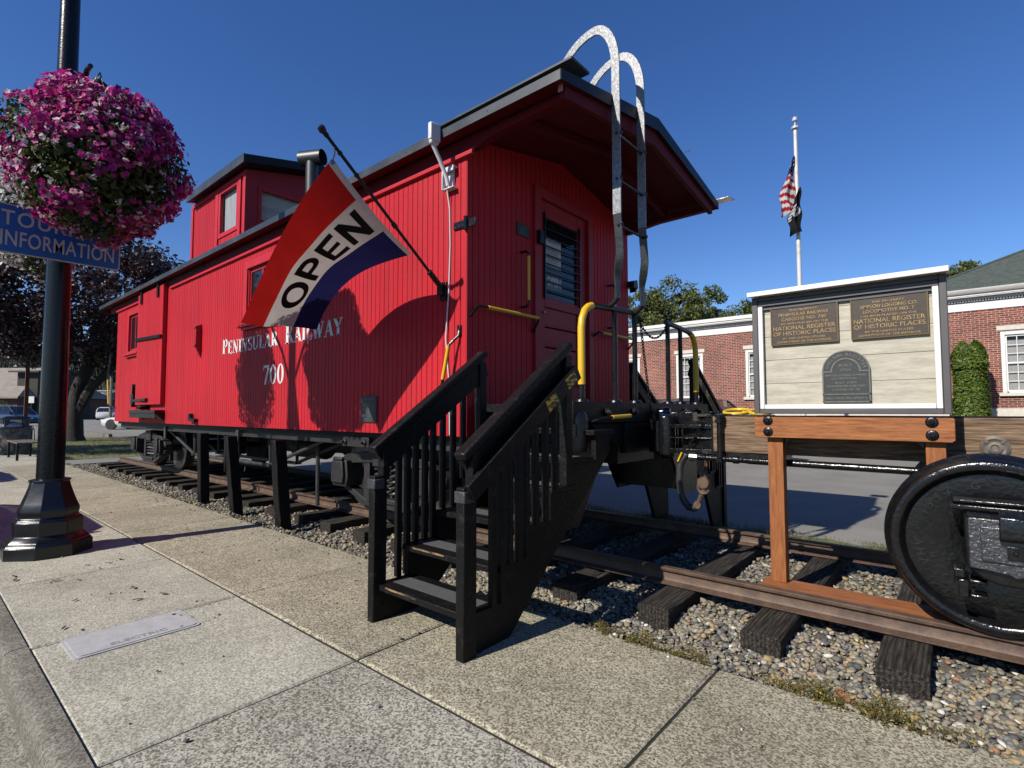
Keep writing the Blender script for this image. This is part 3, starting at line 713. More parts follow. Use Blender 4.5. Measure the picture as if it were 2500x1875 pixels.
# near side windows
def side_window(h, name='window'):
    x0, x1, z0, z1 = h; y = -W; m = MB(); f_ = .095
    m.box(x0 - f_, x0, y - .022, y + .05, z0 - .02, z1 + .10); m.box(x1, x1 + f_, y - .022, y + .05, z0 - .02, z1 + .10); m.box(x0, x1, y - .022, y + .05, z1, z1 + .10)
    m.box(x0, x1, y - .022, y + .05, z0 - .02, z0 + .01)
    w = m.build(name, REDTRIM, cab, bevel=.003)
    m = MB(); m.prism([(y - .075, z0 - .075), (y - .075, z0 - .04), (y + .02, z0 - .015), (y + .02, z0 - .075)], 'x', x0 - f_ - .05, x1 + f_ + .05); m.prism([(y - .045, z0 - .11), (y - .045, z0 - .077), (y + .0, z0 - .077), (y + .0, z0 - .11)], 'x', x0 - f_, x1 + f_); m.build('sill', REDTRIM, w, bevel=.003)
    m = MB()
    for a, b, c, d in ((x0, x0 + .05, z0, z1), (x1 - .05, x1, z0, z1), (x0 + .05, x1 - .05, z0, z0 + .06), (x0 + .05, x1 - .05, z1 - .05, z1)): m.box(a, b, y + .02, y + .045, c, d)
    m.box((x0 + x1) / 2 - .02, (x0 + x1) / 2 + .02, y + .022, y + .043, z0 + .06, z1 - .05)
    m.build('sash', DKRED, w)
    m = MB(); m.box(x0 + .05, x1 - .05, y + .03, y + .034, z0 + .06, z1 - .05); m.build('pane', GLASSD, w)
side_window(W1); side_window(W2)
# sliding baggage door hung from a track
DX0, DX1 = -8.89, -7.43
mb = MB(); siding(mb, DX0, DX1, 1.40, 3.50, lambda a, d, z: (a, -W - .075 + d, z))
mb.box(DX0, DX1, -W - .068, -W - .006, 1.40, 3.50)
door = mb.build('sliding_door', RED, cab, smooth=False, fix=False)
mb = MB(); mb.bar((DX0 - .02, -W - .095, 2.64), (DX1 - .0, -W - .095, 2.585), .03, .05); mb.build('cross_bar', BLACKI, door)
mb = MB()
for xx in (-8.68, -7.72):
    mb.box(xx, xx + .09, -W - .10, -W - .078, 3.30, 3.64); mb.box(xx - .02, xx + .11, -W - .13, -W - .08, 3.56, 3.66)
mb.each('hanger', BLACKI, door, 2)
mb = MB(); mb.box(-8.98, -5.74, -W - .085, -W - .03, 3.575, 3.625); mb.box(-8.98, -5.74, -W - .028, -W - .01, 3.50, 3.64); mb.build('door_track', BLACKI, cab, bevel=.004)
mb = MB(); mb.bar((-9.1, -W - .05, 1.36), (-9.08, -W - .05, 1.80), .07, .06); mb.bar((-9.12, -W - .05, 1.48), (-8.1, -W - .10, 1.49), .05, .05); mb.box(-9.2, -9.02, -W - .08, -W - .002, 1.42, 1.60); mb.box(-9.12, -9.0, -W - .06, -W - .002, 1.72, 1.78); mb.build('door_latch', BLACKI, cab, bevel=.004)
mb = MB(); mb.box(-8.92, -7.40, -W - .16, -W - .01, 1.24, 1.30); mb.box(-8.92, -7.40, -W - .15, -W - .14, 1.16, 1.24); mb.prism([(-W - .14, 1.24), (-W - .01, 1.24), (-W - .01, 1.12)], 'x', -8.7, -8.62); mb.prism([(-W - .14, 1.24), (-W - .01, 1.24), (-W - .01, 1.12)], 'x', -7.6, -7.44); mb.lathe([(.0, 0), (.09, .02), (.12, .06), (.05, .1), (0, .1)], (-8.35, -W - .08, 1.30), 'z', 12); mb.build('door_step', BLACKI, cab, bevel=.004)
mb = MB(); mb.prism([(-6.12, 1.13), (-5.86, 1.11), (-5.86, 1.16), (-6.03, 1.17), (-6.06, 1.24), (-6.12, 1.24)], 'y', -W - .06, -W - .002); mb.build('wall_bracket', BLACKI, cab)
# red marker wedge
mb = MB(); mb.prism([(-W - .002, 2.10), (-W - .002, 2.62), (-W - .085, 2.585), (-W - .085, 2.255)], 'x', -5.85, -5.80); mb.box(-5.95, -5.851, -W - .02, -W - .002, 2.16, 2.58); mb.box(-5.86, -5.79, -W - .10, -W - .0855, 2.27, 2.30); mb.box(-5.86, -5.79, -W - .10, -W - .0855, 2.55, 2.58); mb.build('marker_board', DKRED, cab, bevel=.004)
# lettering
mb = MB()
def letters(s, x0, x1, z0, h, caps=()):
    tot = sum(GLY[c][0] * (1.18 if i in caps else 1) for i, c in enumerate(s)); k = (x1 - x0) / tot; x = x0
    for i, c in enumerate(s):
        e = 1.22 if i in caps else 1.0
        for vs, fs in GLY[c][1]():
            mb.add([(x + a * k * (1.18 if i in caps else 1), -W - .0035, z0 + b * h * e) for a, b in vs], fs)
        x += GLY[c][0] * k * (1.18 if i in caps else 1)
letters('PENINSULAR', -4.99, -3.29, 2.085, .182, (0,)); mb.build('painted_word', LETTER, cab, fix=False, smooth=False)
mb = MB(); letters('RAILWAY', -3.11, -1.84, 2.085, .182, (0,)); mb.build('painted_word', LETTER, cab, fix=False, smooth=False)
mb = MB(); letters('700', -3.68, -3.11, 1.612, .245); mb.build('painted_number', LETTER, cab, fix=False, smooth=False)
# small plaque with lines of text
mb = MB(); mb.box(-1.48, -1.215, -W - .012, -W - .001, 1.166, 1.425)
plq = mb.build('wall_plaque', SLATEP, cab, bevel=.003)
mb = MB()
for i, z in enumerate([1.40, 1.388, 1.36, 1.345, 1.333, 1.321, 1.309, 1.297, 1.285, 1.273, 1.261, 1.249, 1.237, 1.225, 1.205, 1.19]):
    w_ = .17 if i in (0, 1, 14) else (.10 if i in (2, 15) else .2); x = -1.348 - w_ / 2
    while x < -1.348 + w_ / 2:
        l_ = random.uniform(.008, .028); mb.box(x, min(x + l_, -1.348 + w_ / 2), -W - .0135, -W - .0118, z - .003, z + .002); x += l_ + .005
mb.build('plaque_text', PEWTER, plq, smooth=False)
# hinge and handles at the near corner
mb = MB(); mb.box(-.145, .0, -W - .014, -W - .001, 2.80, 2.865); mb.tube([(.0, -W - .012, 2.775), (.0, -W - .012, 2.89)], .018, 10); mb.box(.002, .10, -W + .0, -W + .012, 2.80, 2.865)
for xx in (-.12, -.075, -.03):
    for zz in (2.815, 2.85): mb.lathe([(.007, 0), (.004, -.005)], (xx, -W - .014, zz), 'y', 8)
mb.build('corner_hinge', BLACKI, cab, bevel=.002)
def handle(pts, rr, ya, yb, name='grab_iron', parent=cab):
    """a bent bar; the yellow sleeve covers the part between fractions ya and yb of the straight piece"""
    m = MB(); m.tube(pts, rr, 8)
    o = m.build(name, BLACKI, parent)
    return o
def sleeve(par, a, b, rr):
    m = MB(); m.tube([a, b], rr, 10); m.build('yellow_sleeve', YEL, par)
h1 = handle([(0.0, -.68, 2.75), (.06, -.68, 2.75), (.085, -.68, 2.735), (.09, -.68, 2.70), (.09, -.68, 2.28), (.085, -.68, 2.25), (.06, -.68, 2.235), (0, -.68, 2.235)], .011, 0, 0); sleeve(h1, (.09, -.68, 2.70), (.09, -.68, 2.29), .015)
h2 = handle([(.004, -1.36, 2.06), (.03, -1.36, 2.07), (.085, -1.352, 2.13), (.09, -1.33, 2.142), (.09, -.56, 2.145), (.088, -.53, 2.13), (.05, -.52, 2.08), (.004, -.52, 2.02)], .012, 0, 0); sleeve(h2, (.09, -1.22, 2.1425), (.09, -.54, 2.145), .016)
h3 = handle([(0, .9, 2.72), (.07, .9, 2.72), (.09, .9, 2.70), (.09, .9, 2.25), (.07, .9, 2.23), (0, .9, 2.23)], .011, 0, 0); sleeve(h3, (.09, .9, 2.68), (.09, .9, 2.27), .015)
h4 = handle([(0, .53, 2.08), (.07, .53, 2.12), (.09, .55, 2.135), (.09, 1.34, 2.137), (.06, 1.36, 2.08), (0, 1.36, 2.02)], .012, 0, 0); sleeve(h4, (.09, .62, 2.135), (.09, 1.32, 2.137), .016)
h5 = handle([(-.073, -W, 1.98), (-.075, -W - .02, 1.9), (-.10, -W - .05, 1.86), (-.125, -W - .08, 1.82), (-.15, -W - .085, 1.70), (-.21, -W - .085, 1.46), (-.24, -W - .06, 1.36), (-.25, -W, 1.32)], .012, 0, 0); sleeve(h5, (-.126, -W - .081, 1.815), (-.19, -W - .085, 1.54), .016)
mb = MB(); mb.box(-.092, -.055, -W - .02, -W - .001, 1.90, 1.99); mb.build('grab_iron_foot', BLACKI, h5, bevel=.003)
h6 = handle([(-10.60, -W - .0, 1.36), (-10.62, -W - .07, 1.34), (-10.75, -W - .085, 1.42), (-10.86, -W - .09, 1.7), (-10.88, -W - .09, 2.05), (-10.86, -W - .06, 2.5)], .012, 0, 0); sleeve(h6, (-10.76, -W - .086, 1.43), (-10.87, -W - .09, 1.95), .016)
# end door
mb = MB(); y0, y1, z0, z1 = DOOR; DW = (y0 + .10, y1 - .16, 2.40, 3.20)
for a, b, c, d in ((y0, DW[0], z0, z1), (DW[1], y1, z0, z1), (DW[0], DW[1], z0, z0 + .16), (DW[0], DW[1], 2.30, 2.40), (DW[0], DW[1], 3.20, z1)): mb.box(-.045, -.012, a, b, c, d)
for zz in (1.52, 1.72, 1.92, 2.12): mb.box(-.045, -.03, DW[0], DW[1], zz, zz + .18); mb.box(-.045, -.02, DW[0] + .001, DW[1] - .001, zz - .012, zz + .012)
ed = mb.build('end_door', DKRED, cab, bevel=.006)
mb = MB(); mb.box(-.034, -.030, DW[0], DW[1], DW[2], DW[3]); mb.build('door_glass', GLASSD, ed)
mb = MB()
for i in range(9): mb.tube([(.0, DW[0] - .015, 2.47 + i * .088), (.0, DW[1] + .03, 2.47 + i * .088)], .008, 6)
mb.box(-.012, .008, DW[0] - .02, DW[0] - .004, 2.38, 3.24); mb.box(-.012, .008, DW[1] + .01, DW[1] + .03, 2.38, 3.24); mb.each('window_bar', BLACKI, ed)
PAPER = M('printed_paper', (.62, .62, .60), .6, c2=(.55, .55, .54), vs=20)
INK = M('printed_ink', (.06, .06, .07), .6)
mb = MB(); mb.box(-.0285, -.0275, -.27, .0, 2.72, 3.02); pp = mb.build('paper_notice', PAPER, ed)
mb = MB(); put_text(mb, fit(text2d('WELCOME TO', .05), .2), lambda a, b: (-.0268, -.135 + a, 2.965 + b * .8))
for i in range(9): mb.box(-.0272, -.0268, -.24, -.24 + random.uniform(.14, .21), 2.75 + i * .021, 2.757 + i * .021)
mb.build('notice_text', INK, pp, smooth=False)
mb = MB(); mb.box(-.0285, -.0275, -.27, .02, 2.48, 2.68); pp = mb.build('open_sign', M('dim_sign_card', (.10, .14, .22), .5), ed)
mb = MB(); put_text(mb, fit(text2d('OPEN', .12, bold=.006), .24), lambda a, b: (-.0268, -.125 + a, 2.535 + b)); mb.build('sign_text', PAPER, pp, smooth=False)
mb = MB(); mb.lathe([(.0, .035), (.012, .033), (.018, .02), (.01, .008), (.01, 0)], (-.012, -.34, 2.24), 'x', 12); mb.build('knob', M('brass', (.5, .33, .1), .35, .8), ed)
mb = MB()
for a, b in ((y0 - .10, y0 - .002), (y1 + .002, y1 + .09)): mb.box(-.02, .028, a, b, 1.36, 3.46)
mb.box(-.02, .028, y0 - .002, y1 + .002, 3.36, 3.46); mb.build('door_frame', DKRED, cab, bevel=.004)
mb = MB(); mb.box(.001, .012, -.75, -.57, 2.905, 3.02); pq = mb.build('end_plaque', SLATEP, cab, bevel=.002)
mb = MB()
for i in range(7):
    w_ = random.uniform(.07, .13) if i else .11
    mb.box(.0118, .0128, -.66 - w_ / 2, -.66 + w_ / 2, 2.998 - i * .0125 - .004, 2.998 - i * .0125)
mb.build('plaque_text', PEWTER, pq, smooth=False)
mb = MB(); mb.box(.029, .07, -.475, -.41, 2.88, 3.01); mb.box(.071, .073, -.465, -.42, 2.90, 2.97); mb.build('key_box', BLACKI, cab, bevel=.006)
mb = MB(); mb.box(-.02, .09, 1.37, 1.47, 2.78, 2.86); mb.prism([(1.47, 2.74), (1.54, 2.80), (1.52, 2.9), (1.46, 2.88)], 'x', -.02, .06); mb.build('marker_bracket', BLACKI, cab)
# end platform, beam, railing
mb = MB(); mb.box(.0, .86, -1.25, 1.25, 1.27, 1.335); mb.build('end_platform', BLACKW, cab)
mb = MB(); mb.box(.861, .985, -1.30, 1.30, 1.185, 1.345); mb.box(.90, .96, -.5, .5, .93, 1.184)
mb.prism([(-1.0, 1.18), (1.0, 1.18), (.6, .99), (-.6, .99)], 'x', .87, .93); eb = mb.build('end_beam', BLACKW, cab, bevel=.006)
mb = MB(); mb.lathe([(.095, .97), (.1, 1.0), (.1, 1.20), (.08, 1.25), (.0, 1.25)], (.93, -1.20, .02), 'z', 16); mb.box(.90, .995, -1.29, -1.12, 1.10, 1.183); mb.build('poling_pocket', BLACKI, eb)
mb = MB()
for yy in (-.86, -.42, .1, .66, 1.0): mb.lathe([(.035, 0), (.035, .02), (.02, .022), (.018, .045), (.0, .046)], (.985, yy, 1.265), 'x', 6)
mb.each('bolt', BLACKI, eb)
g1 = handle([(.985, -1.12, 1.185), (1.08, -1.12, 1.215), (1.1, -1.08, 1.226), (1.1, -.66, 1.24), (1.06, -.63, 1.235), (.985, -.62, 1.22)], .011, 0, 0, 'uncoupling_grab', eb); sleeve(g1, (1.1, -.96, 1.23), (1.1, -.68, 1.239), .015)
g2 = handle([(.985, .55, 1.22), (1.08, .57, 1.225), (1.1, .6, 1.23), (1.1, 1.05, 1.23), (1.06, 1.08, 1.22), (.985, 1.1, 1.2)], .011, 0, 0, 'uncoupling_grab', eb); sleeve(g2, (1.1, .62, 1.23), (1.1, 1.0, 1.23), .015)
def railing(s, ys, name):
    """one half of the end railing: outer curved yellow post, top rail and two posts"""
    m = MB(); X = .92
    o0, i0, i1 = ys
    m.tube([(X, o0, 1.345), (X, o0, 1.9), (X, o0 + s * .012, 1.97), (X, o0 + s * .05, 2.04), (X, o0 + s * .10, 2.075), (X, o0 + s * .17, 2.095), (X, i0, 2.115), (X, i1, 2.13), (X, i1 + s * .04, 2.13)], .024, 10)
    for yy in (i0, i1): m.tube([(X, yy, 1.345), (X, yy, 2.12)], .022, 10)
    for yy in (o0, i0, i1): m.lathe([(.055, 1.345), (.05, 1.362), (.03, 1.37), (.0, 1.37)], (X, yy, 0), 'z', 12)
    o = m.build(name, BLACKI, cab)
    m = MB(); m.tube([(X, o0, 1.475), (X, o0, 1.9), (X, o0 + s * .012, 1.97), (X, o0 + s * .05, 2.04), (X, o0 + s * .10, 2.075), (X, o0 + s * .15, 2.09)], .028, 12); m.build('yellow_sleeve', YEL, o)
railing(1, (-1.09, -.59, -.24), 'end_railing'); railing(-1, (1.14, .74, .44), 'end_railing')
for s in (-1, 1):
    for xx in (.03, .80):
        mb = MB(); mb.prism([(s * .72, 1.27), (s * 1.30, 1.27), (s * 1.36, .46), (s * 1.30, .40), (s * 1.0, .40), (s * .72, .80)], 'x', xx, xx + .03); mb.build('step_side', BLACKI, cab)
    for (ya, yb_, zz) in ((1.06, 1.33, .44), (.90, 1.10, .70), (.74, .94, .98)):
        mb = MB(); mb.box(.061, .799, s * ya, s * yb_, zz, zz + .03); mb.box(.061, .799, s * (ya - .0), s * (ya + .02), zz + .031, zz + .26); mb.build('step_tread', BLACKI, cab)
# safety chains
def chain(a, b, sag, n, name, parent, mat, rr=.0045, ln=.03, straight=False):
    a, b = Vector(a), Vector(b); m = MB()
    def P(t):
        p = a.lerp(b, t)
        if not straight: p = p + Vector((0, 0, -sag * 4 * t * (1 - t)))
        return p
    for i in range(n):
        p, q = P(i / n), P((i + 1) / n); c = (p + q) / 2; d = (q - p).normalized(); L_ = (q - p).length * .68
        sd = d.cross(Vector((.3, .8, .5))).normalized() if i % 2 else d.cross(d.cross(Vector((.3, .8, .5)))).normalized()
        pts = [c + d * L_ * math.cos(k) + sd * L_ * .5 * math.sin(k) for k in [2 * PI * j / 8 for j in range(9)]]
        m.tube(pts, rr, 5, caps=False)
    return m.build(name, mat, parent)
chain((.92, -.2, 2.12), (.92, .44, 2.12), .17, 26, 'railing_chain', cab, BLACKI)
chain((.95, -.2, 2.10), (.99, -.07, 1.20), .02, 32, 'hanging_chain', cab, BLACKI)
# roof ladder: two flat bars that twist above the railing and curl over the roof edge
mb = MB()
def flatbar(pts, dirs, w, t):
    vs = []
    for p, d in zip(pts, dirs):
        p, d = Vector(p), Vector(d).normalized()
        i = len(vs) // 4; tan = (Vector(pts[min(i + 1, len(pts) - 1)]) - Vector(pts[max(i - 1, 0)])).normalized()
        n = tan.cross(d).normalized()
        vs += [p + d * w / 2 + n * t / 2, p - d * w / 2 + n * t / 2, p - d * w / 2 - n * t / 2, p + d * w / 2 - n * t / 2]
    k = len(pts)
    fs = [(i * 4 + a, i * 4 + (a + 1) % 4, (i + 1) * 4 + (a + 1) % 4, (i + 1) * 4 + a) for i in range(k - 1) for a in range(4)] + [(3, 2, 1, 0), tuple((k - 1) * 4 + a for a in range(4))]
    return vs, fs
lad = thing('roof_ladder', None, None, (1.1, -.45, 2.1)); lad.parent = cab; lad.location = Vector((1.1, -.45, 2.1)) - Vector(cab.location)
LX = 1.09
LADL = M('worn_bar_shade_dark', (.05, .052, .056), .36, .2, c2=(.02, .021, .023), vs=30, bump=(60, .5, .004))  # darker copy of the hoop metal, with the roof's shade in its colour
LADM = M('worn_silver_black_bar', (.30, .31, .325), .42, .3, c2=(.15, .155, .165), vs=36, vr=(.35, .65), bump=(60, .4, .004))
def stile(y, hoop):
    low, lowd = [], []
    for z in [2.16 + .02 * i for i in range(24)]:
        a = max(0, min(1, (z - 2.26) / .30)); a = a * a * (3 - 2 * a)
        yy = y + .09 * (1 - (z - 2.16) / .64); low.append((LX - .05 * (1 - a), yy, z)); lowd.append((math.sin(a * PI / 2), math.cos(a * PI / 2), 0))
    for z in (2.66, 2.8): low.append((LX, y + .09 * (1 - (z - 2.16) / .64), z)); lowd.append((1, 0, 0))
    m = MB(); m.add(*flatbar(low, lowd, .066, .014)); m.tube([(LX - .05, y + .09, 2.17), (1.0, y + .11, 2.145), (.93, y + .14, 2.12)], .02, 8)
    s_ = m.build('ladder_stile', LADL, lad, bevel=.002)
    up = [(LX, y, 2.802), (LX, y, 3.2), (LX, y, 3.6), (LX, y, 3.9), (LX, y, hoop)]; dr = [(1, 0, 0)] * 5
    for k in range(1, 11):
        a = PI / 2 * k / 10; up.append((LX - .19 + .19 * math.cos(a), y, hoop + .36 * math.sin(a))); dr.append((math.cos(a) * .36, 0, math.sin(a) * .19))
    for k in range(1, 12):
        a = PI / 2 + PI / 2 * k / 11; up.append((LX - .19 + .42 * math.cos(a), y, hoop + .36 - .52 + .52 * math.sin(a))); dr.append((math.cos(a) * .52, 0, math.sin(a) * .42))
    up.append((LX - .61, y, rz - .2 * abs(y))); dr.append((-1, 0, 0))
    m = MB(); m.add(*flatbar(up, dr, .072, .014)); m.build('ladder_hoop', LADM, lad, bevel=.002)
stile(-.83, 4.0); stile(-.41, 4.0)
mb = MB()
for zz in (3.44, 3.08, 2.72): mb.tube([(LX + .005, -.84, zz), (LX + .005, -.40, zz)], .011, 8)
for zz in (3.44, 3.08, 2.72):
    for yy in (-.83, -.41): mb.lathe([(.014, .0), (.012, .008), (.0, .012)], (LX + .037, yy, zz + .0), 'x', 8)
mb.each('ladder_rung', BLACKI, lad)
# underframe
mb = MB(); mb.box(XF + .1, .8, -.35, .35, .82, 1.15); mb.box(XF, -.02, -W + .12, -W + .24, .93, 1.05); mb.box(XF, -.02, W - .24, W - .12, .93, 1.05)
for xx in (-7.4, -5.3, -3.2): mb.box(xx, xx + .12, -1.25, 1.25, .92, 1.06)
mb.box(XF + .05, -.05, -1.25, 1.25, 1.05, 1.10); mb.build('underframe', GRIME, cab)
mb = MB(); mb.box(-6.9, -5.2, .25, 1.0, .55, .92); mb.tube([(-4.6, .5, .7), (-3.6, .5, .7)], .2, 14); mb.tube([(-4.8, -.3, .72), (-4.0, -.3, .72)], .15, 12); mb.each('brake_reservoir', GRIME, cab)
mb = MB()
for yy in (-1.12, -.75, .75, 1.12):
    mb.tube([(-8.34, yy, 1.02), (-6.80, yy, .57), (-6.7, yy, .552), (-4.05, yy, .552), (-3.95, yy, .57), (-2.4, yy, 1.0)], .024, 8)
mb.each('truss_rod', STEEL, cab)
mb = MB()
for xx in (-6.75, -4.0):
    for yy in (-1.12, -.75, .75, 1.12): mb.tube([(xx, yy, .56), (xx, yy, .95)], [.02, .035], 8); mb.box(xx - .05, xx + .05, yy - .04, yy + .04, .54, .575)
mb.each('queen_post', GRIME, cab, 2)
mb = MB(); mb.tube([(-5.2, -1.05, .95), (-5.2, -1.05, .20)], .018, 8); mb.tube([(-5.15, -.95, .55), (-4.9, -1.08, .40)], .008, 6); mb.tube([(-3.0, -1.0, .95), (-2.99, -1.0, .12)], .025, 8); mb.box(-7.75, -7.66, -1.3, -1.28, .80, 1.03); mb.prism([(-4.65, 1.03), (-4.55, 1.03), (-4.56, .86), (-4.60, .78)], 'y', -1.32, -1.30); mb.each('hanging_pipe', STEEL, cab)
mb = MB(); mb.box(-1.93, -1.46, -1.32, -1.26, .91, 1.01)
for xx in (-1.87, -1.52): mb.lathe([(.03, 0), (.03, -.02), (.015, -.022), (.015, -.06), (0, -.06)], (xx, -1.32, .96), 'y', 6)
mb.build('bolster_plate', GRIME, cab, bevel=.004)
def wheel_mb(x, y, s, rt=.42, zc=None):
    """wheel on an axle along Y; s=-1 for the near side: the dished face looks to -Y"""
    zc = zc if zc else .155 + rt
    m = MB()
    pr = [(.0, -s * .05), (.07, -s * .05), (.075, -s * .02), (.18, -s * -.015), (rt - .09, -s * -.01), (rt - .055, -s * -.045), (rt - .01, -s * -.05), (rt, -s * -.04), (rt + .003, -s * .05), (rt + .028, -s * .065), (rt + .03, -s * .085), (rt - .06, -s * .09), (.2, -s * .06), (.08, -s * .1), (0, -s * .1)]
    m.lathe(pr, (x, y, zc), 'y', 40)
    return m
def truck(xc):
    t = thing('truck', None, None, (xc, 0, .575)); t.parent = cab; t.location = Vector((xc, 0, .575)) - Vector(cab.location)
    for dx in (-.72, .72):
        for s in (-1, 1):
            w = wheel_mb(xc + dx, s * .76, s).build('wheel', GRIME, t)
            m = MB(); m.lathe([(.418, -s * -.055), (.36, -s * -.053), (.36, -s * -.049), (.418, -s * -.049)], (xc + dx, s * .76, .575), 'y', 40); m.build('worn_rim', SHINY, w)
        m = MB(); m.tube([(xc + dx, -1.0, .575), (xc + dx, 1.0, .575)], .06, 12); m.build('axle', GRIME, t)
    for s in (-1, 1):
        m = MB(); Y0, Y1 = s * 1.0, s * 1.12
        m.prism([(xc - .95, .66), (xc - .70, .80), (xc - .25, .86), (xc + .25, .86), (xc + .70, .80), (xc + .95, .66), (xc + .95, .60), (xc + .68, .70), (xc + .25, .73), (xc - .25, .73), (xc - .68, .70), (xc - .95, .60)], 'y', Y0, Y1)
        m.prism([(xc - .92, .55), (xc - .32, .34), (xc + .32, .34), (xc + .92, .55), (xc + .92, .49), (xc + .32, .27), (xc - .32, .27), (xc - .92, .49)], 'y', Y0, Y1)
        for dx in (-.32, .32): m.box(xc + dx - .05, xc + dx + .05, Y0 + s * .01, Y1 - s * .01, .30, .83)
        m.box(xc - .27, xc + .27, Y0 - s * .02, Y1 + s * .02, .33, .38)
        sf = m.build('side_frame', GRIME, t, bevel=.008)
        for dx in (-.72, .72):
            m = MB(); x_ = xc + dx
            m.prism([(x_ - .13, .45), (x_ + .13, .45), (x_ + .16, .56), (x_ + .13, .74), (x_ - .13, .74), (x_ - .16, .56)], 'y', s * .98, s * 1.19)
            m.prism([(x_ - .11, .49), (x_ + .11, .49), (x_ + .12, .58), (x_ + .10, .73), (x_ - .10, .73), (x_ - .12, .58)], 'y', s * 1.19, s * 1.225); m.tube([(x_ - .09, s * 1.2, .75), (x_ + .09, s * 1.2, .75)], .025, 8)
            m.build('journal_box', GRIME, t, bevel=.01)
        m = MB()
        for dx in (-.14, .0, .14):
            for yo in (.0,):
                pts = [(xc + dx + .05 * math.cos(a), s * 1.06 + .05 * math.sin(a), .39 + .30 * a / (2 * PI * 5)) for a in [2 * PI * k / 10 for k in range(51)]]
                m.tube(pts, .015, 6)
        m.build('spring', STEEL, t)
    m = MB(); m.box(xc - .16, xc + .16, -1.15, 1.15, .70, .90); m.box(xc - .5, xc - .44, -.9, .9, .40, .5); m.build('bolster', GRIME, t, bevel=.008)
    for s in (-1, 1):
        m = MB()
        for dx in (-.28, .28): m.prism([(xc + dx - .06, .3), (xc + dx + .06, .3), (xc + dx + .04, .7), (xc + dx - .04, .7)], 'y', s * .66, s * .84)
        m.each('brake_shoe', GRIME, t)
truck(-1.48); truck(-9.22)
# coupler of the caboose
mb = MB(); mb.box(.7, 1.02, -.10, .10, .96, 1.14)
mb.prism([(1.0, -.17), (1.08, -.20), (1.20, -.14), (1.22, -.05), (1.16, .05), (1.2, .16), (1.05, .2), (1.0, .12)], 'z', .92, 1.20); mb.lathe([(.05, .88), (.075, .9), (.08, 1.0), (.08, 1.14), (.075, 1.235), (.04, 1.25), (0, 1.25)], (1.14, -.12, 0), 'z', 20); mb.lathe([(.06, .93), (.07, .95), (.07, 1.16), (.05, 1.2), (0, 1.21)], (1.13, .10, 0), 'z', 18); mb.tube([(1.09, -.17, 1.22), (1.09, .05, 1.25)], .03, 10); mb.tube([(1.02, .0, 1.26), (1.12, .02, 1.27)], .04, 12); mb.prism([(1.02, .0), (1.2, .0), (1.17, .12), (1.05, .14)], 'z', 1.20, 1.27); mb.build('coupler', BLACKG, cab, bevel=.012)

